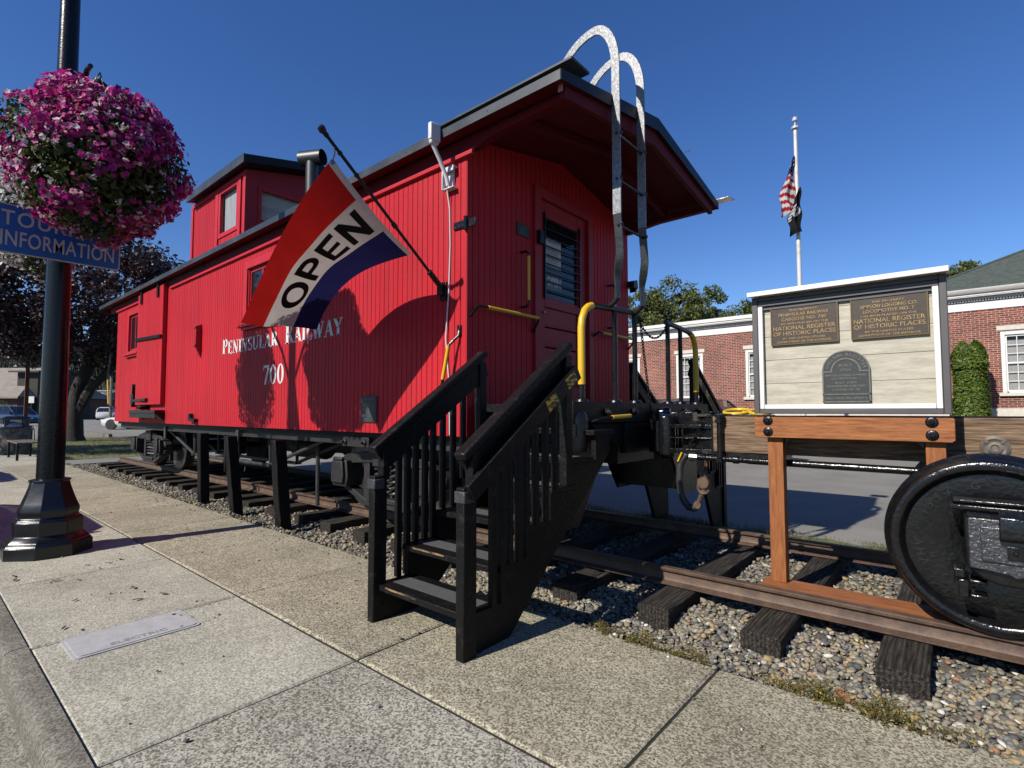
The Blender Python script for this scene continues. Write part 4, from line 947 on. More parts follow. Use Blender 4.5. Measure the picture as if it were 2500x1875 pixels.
# ------------------------------------------------------------ wooden stairs
def stairs(xl, xr, ybase, s, zb, label, zoff=0.0):
    """s=+1: climbs towards +Y from ybase; s=-1: climbs towards -Y"""
    t = thing('wooden_stairs', label, 'stairs', ((xl + xr) / 2, ybase, zb), 'black wooden stairs up to the caboose platform')
    Yf = lambda d: ybase + s * d                       # d metres from the front of the newels
    hz = lambda d: zoff + 1.06 + .685 * d               # top of the hand rail
    for xx, sg in ((xl, -1), (xr, 1)):
        m = MB(); a, b = (xx - .0, xx + .062) if sg > 0 else (xx - .0, xx + .062)
        m.box(a, b, Yf(0), Yf(.095), zb, zoff + .88)
        n_ = m.build('newel_post', BLACKW, t, bevel=.006)
        m = MB(); m.box(a - .008, b + .008, Yf(-.006), Yf(.07), zoff + .80, zoff + .862); m.build('joint_strap', M('lumpy_grey_black_paint', (.03, .03, .032), .5, c2=(.05, .05, .052), vs=20, bump=(50, .7, .006)), n_, bevel=.006)
        m = MB(); m.bar((xx + .03, Yf(.09), zoff + .78 + .07), (xx + .03, Yf(.09), hz(.05) - .03), .06, .05); m.build('upper_post', BLACKW, t, bevel=.005)
        xc = xx + .03
        m = MB(); p0, p1 = (xc, Yf(.0), hz(0) - .025), (xc, Yf(1.0), hz(1.0) - .025)
        m.bar(p0, p1, .085, .05); h_ = m.build('hand_rail', BLACKW, t, bevel=.012)
        m = MB()
        if sg > 0:
            m.bar((xc + .055, Yf(.02), hz(.02) - .22), (xc + .055, Yf(1.02), hz(1.02) - .22), .035, .10); m.bar((xc - .02, Yf(.06), hz(.06) - .13), (xc - .02, Yf(1.0), hz(1.0) - .13), .03, .14)
        else:
            m.bar((xc, Yf(.06), hz(.06) - .13), (xc, Yf(1.0), hz(1.0) - .13), .035, .15)
        m.each('rail_board', BLACKW, h_, bevel=.005)
        if sg > 0:
            m = MB()
            for d in (.72, .93): m.obox((xc + .0735, Yf(d), hz(d) - .22), (.0012, 0, 0), (0, s * .05, .034), (0, -s * .020, .03))
            m.each('worn_yellow_patch', YELW, h_)
        # stringer: a sawtooth board
        m = MB(); x0, x1 = (xx - .002, xx + .036) if sg > 0 else (xx + .026, xx + .064)
        tr = [(.04, .19), (.26, .19), (.26, .39), (.52, .39), (.52, .57), (.78, .57), (.78, .76), (1.03, .76), (1.03, .93), (1.33, .93), (1.33, 1.11), (1.52, 1.11), (1.52, .98), (1.10, .62), (.66, .24), (.38, zb), (.1, zb)]
        for i in range(1):
            poly = [(Yf(d), z + (zoff if z > .05 else 0)) for d, z in tr]
            m.prism(poly, 'x', x0, x1)
        m.build('stringer', BLACKW, t)
        # balusters
        for d, zl in ((.22, .22), (.29, .22 + .0), (.36, .42), (.44, .42), (.51, .42), (.60, .60), (.70, .60), (.80, .79)):
            m = MB(); w_ = .018
            xo = xc + (.028 if sg > 0 else -.02)
            m.box(xo - w_, xo + w_, Yf(d) - w_, Yf(d) + w_, zoff + zl - .0, hz(d) - .17); m.build('baluster', BLACKW, t, bevel=.003)
        m = MB(); m.box(xc - .03, xc + .03, Yf(.93), Yf(1.0), zoff + .79, hz(.93) - .05); m.build('upper_newel', BLACKW, t, bevel=.004)
    for i, (d, z) in enumerate(((.05, .22), (.255, .42), (.53, .60), (.79, .79), (1.0, .96), (1.29, 1.14))):
        m = MB(); m.box(xl + .02, xr + .05, Yf(d - .01), Yf(d + .275), zoff + z - .036, zoff + z)
        tr_ = m.build('tread', BLACKW, t, bevel=.004)
        m = MB(); m.box(xl + .07, xr - .005, Yf(d + .08), Yf(d + .20), zoff + z + .0, zoff + z + .003); m.build('grip_strip', GRIPM, tr_)
        if i < 2:
            m = MB(); m.box(xl + .13, xl + .42, Yf(d - .0125), Yf(d - .0095), zoff + z - .012, zoff + z - .002); m.build('worn_edge', WORN, tr_)
YELW = M('worn_yellow_on_black', (.70, .42, .012), .5, c2=(.010, .010, .010), vs=26, vr=(.44, .52), stretch=(1, .6, 1.6))
GRIPM = M('grey_grip_tape', (.10, .10, .10), .9, c2=(.085, .085, .085), vs=30, bump=(300, .5, .002), spec=.2)
WORN = M('bare_worn_wood', (.33, .21, .08), .7, c2=(.014, .013, .012), vs=18, vr=(.42, .58), stretch=(.6, 1, 3))
stairs(.265, 1.045, -2.49, 1, -.005, 'black wooden stairs rising from the pavement to the caboose platform')
stairs(-.08, .70, 2.50, -1, -.2, 'black wooden stairs on the far side of the caboose, towards the brick building', .13)

# ------------------------------------------------------------ bollard posts beside the track
for (b, t_, w_, lab) in (((-5.35, -1.45), (-5.44, -1.46), .125, 'upright square black post beside the track, farthest from the wooden stairs'), ((-3.96, -1.54), (-4.20, -1.56), .125, 'black post with a split top, leaning between two others beside the track'), ((-2.68, -1.56), (-2.86, -1.57), .13, 'black post nearest the wooden stairs, leaning slightly back')):
    m = MB(); h = w_ / 2; ry = .15
    z0, z1 = -.2, .955
    vs = []
    for i in range(9):
        q = i / 8; cx_, cy_ = b[0] + (t_[0] - b[0]) * q, b[1] + (t_[1] - b[1]) * q; j = random.uniform(-.003, .003)
        vs += [(cx_ - h + j, cy_ - h, z0 + (z1 - z0) * q), (cx_ + h + j, cy_ - h + j, z0 + (z1 - z0) * q), (cx_ + h - j, cy_ + h, z0 + (z1 - z0) * q), (cx_ - h, cy_ + h, z0 + (z1 - z0) * q)]
    fs = [(i * 4 + a, i * 4 + (a + 1) % 4, (i + 1) * 4 + (a + 1) % 4, (i + 1) * 4 + a) for i in range(8) for a in range(4)] + [(3, 2, 1, 0), tuple(32 + a for a in range(4))]
    m.add(vs, fs)
    if 'split' in lab: m.bar((t_[0] - .075, t_[1] - .03, .94), (t_[0] + .02, t_[1] - .06, .5), .03, .05)
    tag(m.build('wooden_post', BLACKW, bevel=.008), lab, 'post', 'black posts beside the track')

# ------------------------------------------------------------ OPEN flag on its slanted pole
FXb = -.269
fl = thing('flagpole_bracket_pole', 'slanted black pole with a ball tip holding the OPEN flag, fixed to the caboose', 'flag pole', (FXb, -W, 2.3))
fl.name = 'wall_flagpole'
mb = MB(); A, B = Vector((FXb, -W - .05, 2.34)), Vector((FXb, -2.50, 3.215))
mb.tube([A, B], .0125, 10); mb.tube([B, B + (B - A).normalized() * .04], .018, 10)
d_ = (B - A).normalized(); c_ = B + d_ * .055
for k in (.12, .30): mb.tube([B - d_ * k, B - d_ * (k + .02)], .018, 10)
mb.tube([A + d_ * .60, A + d_ * .64], .02, 10)
mb.build('pole', BLACKI, fl)
mb = MB(); mb.lathe([(.0, -.03), (.018, -.024), (.03, 0), (.018, .024), (0, .03)], c_, 'z', 14); mb.build('ball_finial', BLACKI, fl)
mb = MB(); mb.box(FXb - .04, FXb + .04, -W - .02, -W - .001, 2.22, 2.38); mb.tube([A - d_ * .02, A + d_ * .16], .024, 12); mb.box(FXb - .02, FXb + .02, -W - .07, -W - .018, 2.26, 2.36); mb.build('wall_bracket', BLACKI, fl, bevel=.003)
H0, H1 = Vector((FXb, -2.457, 3.075)), Vector((FXb, -1.74, 2.545))
_v = np.array([0, .33, .66, 1.0]); _r = np.array([H0[:], (-.60, -2.565, 2.735), (-1.0, -2.58, 2.40), (-1.39, -2.60, 2.0)])
_w = np.array([0, .22, .44, .6, .75, 1.0]); _b = np.array([H1[:], (-.66, -1.72, 2.56), (-.99, -1.74, 2.52), (-1.2, -1.76, 2.45), (-1.41, -1.76, 2.36), (-1.73, -1.75, 2.08)])
PR_ = [np.polyfit(_v, _r[:, k], 3) for k in range(3)]; PB_ = [np.polyfit(_w, _b[:, k], 3) for k in range(3)]
def flagP(uu, v):
    rd = Vector([float(np.polyval(q, v)) for q in PR_]); bl = Vector([float(np.polyval(q, v)) for q in PB_])
    p = rd.lerp(bl, uu) + Vector((0, .0, -.05)) * (4 * uu * (1 - uu)) * (1 - v) * .8
    rp = math.sin(uu * 7.5 + v * 3.2) * .022 * v + math.sin(uu * 15 - v * 6 + 1) * .009 * v + math.sin(v * 11 + uu * 3) * .007 + math.sin(uu * 5 + v * 21) * .004 * uu * (1 - uu) * 4
    return p + Vector((.35, -.75, .3)) * rp * (4 * uu * (1 - uu) + .25 * v)
def clothmat(name, c, tr=.35):
    m = M(name, c, .85, c2=tuple(x * .85 for x in c), vs=5, fine=(200, .06), bump=(16, .35, .01), spec=.15)
    t = m.node_tree; p = t.nodes['Principled BSDF']; out = t.nodes['Material Output']
    q = nd(t, 'ShaderNodeBsdfTranslucent'); ms = nd(t, 'ShaderNodeMixShader'); ms.inputs[0].default_value = tr
    t.links.new(p.inputs['Base Color'].links[0].from_socket, q.inputs[0]); t.links.new(p.outputs[0], ms.inputs[1]); t.links.new(q.outputs[0], ms.inputs[2]); t.links.new(ms.outputs[0], out.inputs[0])
    return m
CR, CWh, CB = clothmat('red_nylon', (.42, .014, .012)), clothmat('white_nylon', (.56, .52, .48)), clothmat('navy_nylon', (.015, .018, .09))
mb = MB(); nu, nv = 45, 60
def ustripe(i, v):
    a, b = .33 - .10 * v, .66; k = i / 15
    if k <= 1: return a * k
    if k <= 2: return a + (b - a) * (k - 1)
    return b + (1 - b) * (k - 2)
for i in range(nu):
    for j in range(nv):
        mm = i // 15
        if j < 2: mm = 1
        v0, v1 = j / nv, (j + 1) / nv
        mb.add([flagP(ustripe(i, v0), v0), flagP(ustripe(i + 1, v0), v0), flagP(ustripe(i + 1, v1), v1), flagP(ustripe(i, v1), v1)], [(0, 1, 2, 3)], mm)
import bmesh
fo = mb.build('open_flag', [CR, CWh, CB], fix=False)
bm = bmesh.new(); bm.from_mesh(fo.data); bmesh.ops.remove_doubles(bm, verts=bm.verts[:], dist=1e-5); bm.to_mesh(fo.data); bm.free()
fo.data.polygons.foreach_set('use_smooth', [True] * len(fo.data.polygons))
tag(fo, 'red, white and blue striped cloth flag reading OPEN in black letters', 'flag')
mb = MB()
def fnorm(uu, v):
    e = .01; n = (flagP(uu + e, v) - flagP(uu - e, v)).cross(flagP(uu, v + e) - flagP(uu, v - e)).normalized()
    return n
camv = Vector(CAM)
def onflag(a, b):
    v = .88 - a * .81; ua = .33 - .10 * v; uu = .66 - (.66 - ua) * (.13 + .74 * b)
    p = flagP(uu, v); n = fnorm(uu, v)
    if n.x * .8 - n.y * .6 < 0: n = -n
    return p + n * .004
tot = 0
LET = [('O', [arc(.5, .5, .5, .52, 0, 360, .22, .20, 40)], 1.0), ('P', [seg((.11, 0), (.11, 1), .22, 12), arc(.42, .70, .40, .30, -90, 90, .22, .18, 20), seg((.11, .91), (.44, .91), .18, 8), seg((.11, .49), (.44, .49), .18, 8)], .86), ('E', [seg((.11, 0), (.11, 1), .22, 12), seg((.11, .91), (.75, .91), .18, 10), seg((.11, .5), (.70, .5), .17, 10), seg((.11, .09), (.77, .09), .18, 10)], .80), ('N', [seg((.11, 0), (.11, 1), .22, 12), seg((.77, 0), (.77, 1), .22, 12), seg((.12, .93), (.76, .07), .24, 14)], .9)]
tw = sum(l[2] for l in LET) + .14 * 3; x = 0
for ch, strokes, w_ in LET:
    for vs, fs in strokes: mb.add([onflag((x + a) / tw, b) for a, b in vs], fs)
    x += w_ + .14
mb.build('flag_lettering', clothmat('black_print', (.012, .012, .012), .05), fo, fix=False)
mb = MB(); mb.tube([H0 + Vector((0, 0, -.02)), H0 + Vector((.0, .015, .04)), H0 + Vector((0, .01, .09))], .006, 6); mb.lathe([(.018, -.004), (.01, 0), (.018, .004)], H0 + Vector((0, .0, -.03)), 'x', 10); mb.build('clip', SHINY, fo)

# ------------------------------------------------------------ white antenna bracket on the corner
an = thing('antenna', 'white antenna panel on a bent arm bolted to the caboose corner', 'antenna', (-.17, -W, 3.25))
mb = MB()
mb.box(-.235, -.105, -W - .06, -W - .045, 3.30, 3.34); mb.box(-.235, -.105, -W - .06, -W - .001, 3.335, 3.345); mb.box(-.235, -.105, -W - .06, -W - .001, 3.155, 3.165); mb.box(-.20, -.14, -W - .03, -W - .001, 3.16, 3.34); mb.box(-.235, -.225, -W - .07, -W - .01, 3.155, 3.345)
mb.build('wall_mount', WHITEP, an, bevel=.003)
mb = MB(); mb.tube([(-.17, -W - .055, 3.18), (-.17, -W - .07, 3.24), (-.17, -W - .14, 3.36), (-.17, -W - .215, 3.46), (-.17, -W - .245, 3.51), (-.17, -W - .25, 3.56)], .018, 12); mb.build('arm', WHITEP, an)
mb = MB(); mb.prism([(-W - .265, 3.50), (-W - .165, 3.50), (-W - .16, 3.52), (-W - .16, 3.655), (-W - .268, 3.645), (-W - .268, 3.51)], 'x', -.185, -.145); mb.prism([(-W - .255, 3.47), (-W - .185, 3.47), (-W - .168, 3.499), (-W - .265, 3.499)], 'x', -.183, -.147); mb.build('panel', WHITEP, an, bevel=.008)
mb = MB(); mb.tube([(-.19, -W - .05, 3.17), (-.195, -W - .012, 3.0), (-.188, -W - .01, 2.7), (-.20, -W - .012, 2.3), (-.23, -W - .018, 1.9), (-.215, -W - .015, 1.72), (-.19, -W - .012, 1.5), (-.185, -W - .01, 1.08)], .0055, 6); mb.build('cable', WHITEP, an)

# ------------------------------------------------------------ sign cabinet on cedar posts
sg = thing('notice_cabinet', 'sign cabinet with bronze plaques on orange wooden posts', 'sign', (2.5, -.5, .04))
mb = MB(); mb.box(2.0, 4.3, -.645, -.39, .035, .125); mb.build('ground_sill', CEDAR, sg, bevel=.004)
for (a, b) in ((2.045, 2.14), (2.90, 2.992)):
    mb = MB(); mb.box(a, b, -.50, -.41, .125, 1.2); mb.build('post', CEDARV, sg, bevel=.004)
mb = MB(); mb.prism([(1.975, 1.108), (1.99, 1.095), (3.022, 1.095), (3.037, 1.108), (3.037, 1.228), (3.022, 1.242), (1.99, 1.242), (1.975, 1.228)], 'y', -.545, -.501); bmn = mb.build('cross_beam', CEDAR, sg, bevel=.004)
mb = MB(); mb.box(1.98, 3.03, -.409, -.37, 1.10, 1.24); mb.build('cross_beam', CEDAR, sg, bevel=.004)
mb = MB()
for xx in (2.062, 2.935):
    for zz in (1.135, 1.21):
        mb.lathe([(.031, 0), (.031, -.004), (.024, -.009), (.016, -.010)], (xx, -.5455, zz), 'y', 20); mb.lathe([(.014, -.010), (.014, -.022), (.009, -.026), (.0, -.026)], (xx, -.5455, zz), 'y', 6)
mb.each('carriage_bolt', BLACKI, bmn, 2)
mb = MB(); mb.prism([(2.15, 1.05), (2.15, 1.095), (2.185, 1.095)], 'y', -.47, -.44); mb.prism([(2.89, 1.05), (2.89, 1.095), (2.855, 1.095)], 'y', -.47, -.44); mb.each('bracket', STEEL, sg)
fx0, fx1, fz0, fz1, fy = 1.985, 3.027, 1.256, 2.055, -.575
mb = MB()
mb.box(fx0, fx0 + .035, fy, -.43, fz0, fz1); mb.box(fx1 - .035, fx1, fy, -.43, fz0, fz1); mb.box(fx0 + .035, fx1 - .035, fy, -.43, fz0, fz0 + .03); mb.box(fx0 + .035, fx1 - .035, fy, -.43, fz1 - .03, fz1); mb.box(fx0 + .035, fx1 - .035, -.46, -.43, fz0 + .03, fz1 - .03)
mb.build('cabinet_frame', FRAMEG, sg, bevel=.004)
mb = MB(); mb.box(fx0 + .037, fx1 - .037, fy + .004, fy + .05, fz1 - .065, fz1 - .032); mb.box(fx0 + .06, fx1 - .06, fy + .02, fy + .06, fz1 - .09, fz1 - .066); mb.build('door_head', FRAMEG, sg, bevel=.002)
mb = MB()
for a, b in ((fx0 + .037, fx0 + .066), (fx1 - .066, fx1 - .037)): mb.box(a, b, fy + .004, fy + .03, fz0 + .032, fz1 - .066)
mb.box(fx0 + .067, fx1 - .067, fy + .004, fy + .03, fz0 + .032, fz0 + .062)
mb.each('white_surround', WHITE, sg, bevel=.003)
mb = MB()
zz = fz0 + .045
for i, hh in enumerate((.16, .16, .16, .16, .16)):
    z2 = min(zz + hh - .002, fz1 - .04)
    mb.box(fx0 + .04, fx1 - .04, -.535, -.525, zz, z2); zz += hh
mb.each('backboard', LAMI, sg, bevel=.0015)
mb = MB(); mb.prism([(-.64, 2.052), (-.64, 2.084), (-.40, 2.115), (-.40, 2.083)], 'x', 1.972, 3.04); mb.build('cap_roof', WHITE, sg, bevel=.003)
def plaque(x0, x1, z0, z1, lines):
    m = MB(); m.box(x0, x1, -.550, -.536, z0, z1); p = m.build('bronze_plaque', BRONZE, sg, bevel=.002)
    m = MB(); e = .006
    for a, b, c, d in ((x0, x1, z0, z0 + e), (x0, x1, z1 - e, z1), (x0, x0 + e, z0 + e, z1 - e), (x1 - e, x1, z0 + e, z1 - e)): m.box(a, b, -.5545, -.5505, c, d)
    m.build('plaque_rim', M('polished_bronze', (.22, .14, .05), .35, .7), p)
    m = MB()
    for (s, zc, hgt, wf) in lines:
        t = fit(text2d(s, hgt * 1.38, bold=.0002), (x1 - x0) * wf)
        put_text(m, t, lambda a, b: ((x0 + x1) / 2 + a, -.5525, z0 + (z1 - z0) * zc + b))
    m.build('plaque_lettering', GOLD, p, smooth=False)
def lines(a, b): return [('THIS PROPERTY', .83, .013, .42), (a, .715, .021, .74 if len(a) < 20 else .82), (b, .60, .021, .66), ('HAS BEEN PLACED ON THE', .505, .012, .72), ('NATIONAL REGISTER', .37, .027, .92), ('OF HISTORIC PLACES', .235, .027, .92), ('BY THE UNITED STATES', .135, .012, .62), ('DEPARTMENT OF THE INTERIOR', .05, .013, .80)]
plaque(2.098, 2.493, 1.716, 1.985, lines('PENINSULAR RAILWAY', 'CABOOSE NO. 700'))
plaque(2.560, 2.942, 1.718, 1.978, lines('SIMPSON LOGGING CO.', 'LOCOMOTIVE NO. 7'))
px0, px1, pz0, pzt = 2.395, 2.652, 1.328, 1.655
pc, pr_ = (px0 + px1) / 2, (px1 - px0) / 2
def arch(rad, zc, zb, n=24): return [(pc - rad, zb)] + [(pc - rad * math.cos(PI * k / n), zc + rad * math.sin(PI * k / n)) for k in range(n + 1)] + [(pc + rad, zb)]
zc_ = pzt - pr_
mb = MB(); mb.prism(arch(pr_, zc_, pz0), 'y', -.55, -.536); ap = mb.build('arched_plaque', SLATEP, sg, bevel=.002)
mb = MB()
def band(m, ro, ri, a0=0, a1=180, n=24):
    vs = []
    for k in range(n + 1):
        a = R(a0 + (a1 - a0) * k / n)
        vs += [(pc - ro * math.cos(a), -.5535, zc_ + ro * math.sin(a)), (pc - ri * math.cos(a), -.5535, zc_ + ri * math.sin(a))]
    m.add(vs, [(2 * k, 2 * k + 1, 2 * k + 3, 2 * k + 2) for k in range(n)])
band(mb, pr_, pr_ - .008); band(mb, pr_ - .048, pr_ - .057)
for sx_ in (-1, 1):
    xa = pc + sx_ * pr_; mb.box(min(xa, xa - sx_ * .008), max(xa, xa - sx_ * .008), -.5535, -.5505, pz0, zc_)
    mb.box(min(xa, xa - sx_ * .057), max(xa, xa - sx_ * .057), -.5534, -.5505, zc_ - .008, zc_ - .0)
mb.box(px0, px1, -.5535, -.5505, pz0, pz0 + .008); mb.box(px0, px1, -.5535, -.5505, pz0 + .048, pz0 + .055)
for (s, z, hgt, wd) in (('BUILT', 1.553, .018, .075), ('1924', 1.524, .018, .055), ('SIMPSON LOGGING COMPANY', 1.492, .014, .225), ('LOCOMOTIVE NO. 7', 1.472, .014, .16), ('BUILT 1920\'S', 1.446, .014, .115), ('PENINSULAR RAILWAY', 1.424, .015, .21), ('CABOOSE NO. 700', 1.403, .013, .15), ('HISTORIC PROPERTY', 1.347, .016, .225)):
    put_text(mb, fit(text2d(s, hgt * 1.3, bold=.0005), wd), lambda a, b: (pc + a, -.5525, z + b))
for i, ch in enumerate('SHELTON REGISTER'):
    if ch == ' ': continue
    a = R(168 - i * 156 / 15); rr_ = pr_ - .034
    t = text2d(ch, .026, 'CENTER', bold=.0005)
    ca, sa = math.cos(a), math.sin(a)
    put_text(mb, t, lambda p, q: (pc + (rr_ + q) * ca + p * sa, -.5525, zc_ + (rr_ + q) * sa - p * ca))
mb.build('plaque_lettering', PEWTER, ap, smooth=False, fix=False)

# ------------------------------------------------------------ log car (the locomotive's neighbour) with wheel, sill and coupler
lc = thing('log_car', 'old log car with a brown timber sill and big glossy black wheel', 'rail car', (3.6, 0, .155))
SY = -.30
mb = MB(); mb.box(1.60, 6.2, SY, SY + .25, .962, 1.237); mb.box(1.60, 6.2, -SY - .25, -SY, .962, 1.237); sill = mb.each('timber_sill', OLDW, lc, bevel=.008)[0]
mb = MB(); mb.box(1.585, 1.60, SY + .002, -SY - .002, .965, 1.235); mb.box(1.62, 1.69, SY - .02, -SY + .02, 1.2372, 1.255); mb.box(1.56, 2.0, SY - .005, SY + .2, 1.2372, 1.246); mb.box(2.3, 6.2, SY - .004, SY + .15, 1.2375, 1.243); mb.box(1.62, 2.1, SY + .01, SY + .24, .925, .9615); mb.build('end_plate', BLACKI, lc, bevel=.003)
mb = MB(); mb.tube([(1.665, SY - .035, 1.235), (1.665, SY - .035, .90)], .021, 12)
for zz in (1.20, 1.235, .935, .90): mb.lathe([(.034, 0), (.034, .028), (.02, .03)], (1.665, SY - .035, zz - .014), 'z', 6)
mb.build('strap_bolt', BLACKI, lc)
mb = MB(); mb.tube([(1.47, SY - .03, .915), (1.85, SY - .03, .912), (1.87, SY - .03, .911), (2.9, SY - .03, .905), (4.5, SY - .03, .90)], [.022, .022, .025, .025, .025], 14); mb.tube([(1.76, SY - .03, .913), (1.80, SY - .03, .913)], .03, 14); mb.build('truss_rod', BLACKG, lc)
mb = MB(); mb.lathe([(.033, 0), (.033, .035), (.026, .037), (.024, .06), (.0, .06)], (1.43, SY - .03, .915), 'x', 8); mb.build('rod_nut', SHINY, lc)
mb = MB(); c_ = (3.205, SY, 1.063)
mb.lathe([(.068, 0), (.068, -.008), (.052, -.018), (.045, -.014), (.034, -.012), (.034, -.022), (.02, -.024), (.012, -.018), (0, -.018)], c_, 'y', 28)
for k in range(4):
    a = PI / 4 + PI / 2 * k; mb.obox((c_[0] + .052 * math.cos(a), SY - .016, c_[2] + .052 * math.sin(a)), (.014 * math.cos(a), 0, .014 * math.sin(a)), (0, .004, 0), (-.006 * math.sin(a), 0, .006 * math.cos(a)))
mb.build('cast_washer', M('brown_cast_iron', (.12, .10, .08), .5, .3, c2=(.2, .17, .14), vs=20), sill)
# big wheel
wx, wz, wr = 3.17, .59, .435
mb = MB(); yb = -.80
pr = [(0, .035), (.11, .035), (.12, .045), (.17, .035), (.30, .02), (wr - .075, .025), (wr - .062, .010), (wr - .055, -.012), (wr - .045, -.02), (wr - .022, -.022), (wr - .012, -.018), (wr - .006, -.008), (wr, .0), (wr + .004, .075), (wr + .012, .085), (wr + .027, .095), (wr + .030, .108), (wr + .024, .118), (wr - .05, .125), (.2, .11), (0, .12)]
mb.lathe(pr, (wx, yb, wz), 'y', 72)
wh = mb.build('wheel', BLACKG, lc)
mb = MB()
for s, ang, rad, hh in (('1917', 152, .295, .055), ('VHV', 203, .285, .055), ('G', 102, .29, .05), ('H', 198, .245, .035)):
    for i, ch in enumerate(s):
        a = R(ang - i * 9.5); t = text2d(ch, hh, 'CENTER', bold=.0015); ca, sa = math.cos(a), math.sin(a)
        vs, fs = t
        n0 = len(vs)
        def pp(p, q, dy): return (wx + (rad + q) * ca + p * sa, yb + .021 + dy, wz + (rad + q) * sa - p * ca)
        mb.add([pp(p, q, -.007) for p, q in vs], fs)
        import collections
        cnt = collections.Counter()
        for f_ in fs:
            for k in range(len(f_)): e = (f_[k], f_[(k + 1) % len(f_)]); cnt[tuple(sorted(e))] += 1
        bd = [(f_[k], f_[(k + 1) % len(f_)]) for f_ in fs for k in range(len(f_)) if cnt[tuple(sorted((f_[k], f_[(k + 1) % len(f_)])))] == 1]
        o0 = len(mb.v); idx = {}
        vv, ff = [], []
        for (e0, e1) in bd:
            i0 = len(vv); vv += [pp(*vs[e0], -.007), pp(*vs[e1], -.007), pp(*vs[e1], .01), pp(*vs[e0], .01)]; ff.append((i0, i0 + 1, i0 + 2, i0 + 3))
        mb.add(vv, ff)
mb.build('cast_lettering', CASTL, wh, smooth=False, fix=False)
mb = MB(); mb.lathe([(q[0], -q[1]) for q in pr], (wx, .80, wz), 'y', 48); mb.build('wheel', BLACKG, lc)
mb = MB(); mb.tube([(wx, -.98, wz), (wx, .98, wz)], .075, 16); mb.build('axle', BLACKG, lc)
# journal box
JX, JY = 3.235, -1.03
mb = MB()
mb.box(JX - .18, JX + .18, JY + .02, JY + .22, .52, .775); mb.prism([(JX - .17, .52), (JX + .17, .52), (JX + .12, .47), (JX + .05, .45), (JX - .05, .45), (JX - .12, .47)], 'y', JY + .03, JY + .22)
jb = mb.build('journal_box', BLACKG, lc, bevel=.012)
mb = MB(); mb.prism([(JX - .165, .525), (JX - .03, .515), (JX + .0, .50), (JX + .04, .515), (JX + .165, .525), (JX + .165, .765), (JX - .165, .765)], 'y', JY, JY + .019)
mb.prism([(JX - .12, .565), (JX + .12, .565), (JX + .12, .73), (JX - .12, .73)], 'y', JY - .012, JY - .001)
ld = mb.build('lid', LIDB, jb, bevel=.006)
mb = MB(); mb.prism([(JY - .001, .79), (JY + .04, .80), (JY - .03, .80), (JY - .058, .785), (JY - .066, .75), (JY - .066, .69), (JY - .05, .675), (JY - .013, .672)], 'x', JX - .055, JX + .055); mb.tube([(JX - .17, JY + .01, .775), (JX + .17, JY + .01, .775)], .013, 10); mb.build('hinge_hump', BLACKG, ld, bevel=.006)
mb = MB(); mb.box(JX - .03, JX + .03, JY - .022, JY - .0125, .59, .65); mb.lathe([(.011, 0), (.008, -.007), (0, -.008)], (JX, JY - .022, .62), 'y', 10); mb.build('lid_rivet', BLACKG, ld, bevel=.002)
mb = MB(); mb.box(JX - .235, JX + .3, JY + .05, JY + .19, .79, .815); mb.box(JX - .22, JX + .3, JY + .06, JY + .18, .822, .84); mb.box(JX - .225, JX - .182, JY + .06, JY + .2, .455, .50); mb.box(JX - .21, JX - .17, JY + .06, JY + .18, .36, .45); mb.box(JX - .17, JX - .10, JY + .08, JY + .18, .36, .38); mb.box(JX - .17, JX - .10, JY + .08, JY + .18, .43, .45); mb.each('arch_bar', BLACKG, lc, bevel=.006)
# coupler
mb = MB()
mb.prism([(1.18, -.17), (1.26, -.19), (1.49, -.13), (1.62, -.13), (1.62, .13), (1.49, .13), (1.30, .2), (1.2, .12), (1.24, .0)], 'z', 1.13, 1.165); mb.prism([(1.18, -.17), (1.26, -.19), (1.49, -.13), (1.62, -.13), (1.62, .13), (1.49, .13), (1.30, .2), (1.2, .12), (1.24, .0)], 'z', .925, .965)
mb.prism([(1.18, -.17), (1.26, -.19), (1.49, -.13), (1.62, -.13), (1.62, .13), (1.49, .13), (1.30, .2), (1.2, .12), (1.24, .0)], 'z', 1.045, 1.06)
mb.box(1.28, 1.62, -.11, .11, .966, 1.129); mb.box(1.19, 1.205, -.165, -.05, .966, 1.129); mb.prism([(1.49, 1.166), (1.62, 1.166), (1.62, 1.235), (1.5, 1.21), (1.3, 1.175), (1.25, 1.166)], 'y', -.12, .12)
mb.tube([(1.24, .03, 1.17), (1.24, .03, 1.275)], .055, 16); mb.box(1.22, 1.345, -.05, .06, 1.17, 1.265); mb.build('coupler', BLACKG, lc, bevel=.01)
mb = MB(); pts = [(1.34, -.12, .925), (1.315, -.15, .905), (1.29, -.16, .87), (1.272, -.16, .80), (1.268, -.16, .70), (1.28, -.16, .60), (1.31, -.16, .53), (1.345, -.165, .492), (1.385, -.17, .487), (1.41, -.17, .50)]
mb.tube(pts, .03, 12)
for k in (1, 2): mb.tube([Vector(pts[k]), Vector(pts[k]) + (Vector(pts[k + 1]) - Vector(pts[k])) * .35], .034, 12)
ho = mb.build('air_hose', M('black_rubber', (.018, .018, .019), .55, c2=(.03, .03, .03), vs=12), lc)
mb = MB(); mb.tube([(1.405, -.17, .495), (1.43, -.175, .53), (1.455, -.175, .60)], [.026, .022, .02], 10); mb.tube([(1.44, -.17, .57), (1.46, -.165, .62), (1.49, -.16, .66)], .02, 8); mb.lathe([(.03, -.02), (.035, 0), (.03, .02)], (1.425, -.175, .52), 'y', 12); mb.build('hose_coupling', RUST, ho)
mb = MB(); mb.lathe([(.045, -.015), (.05, 0), (.045, .015)], (1.475, -.18, .70), 'y', 16)
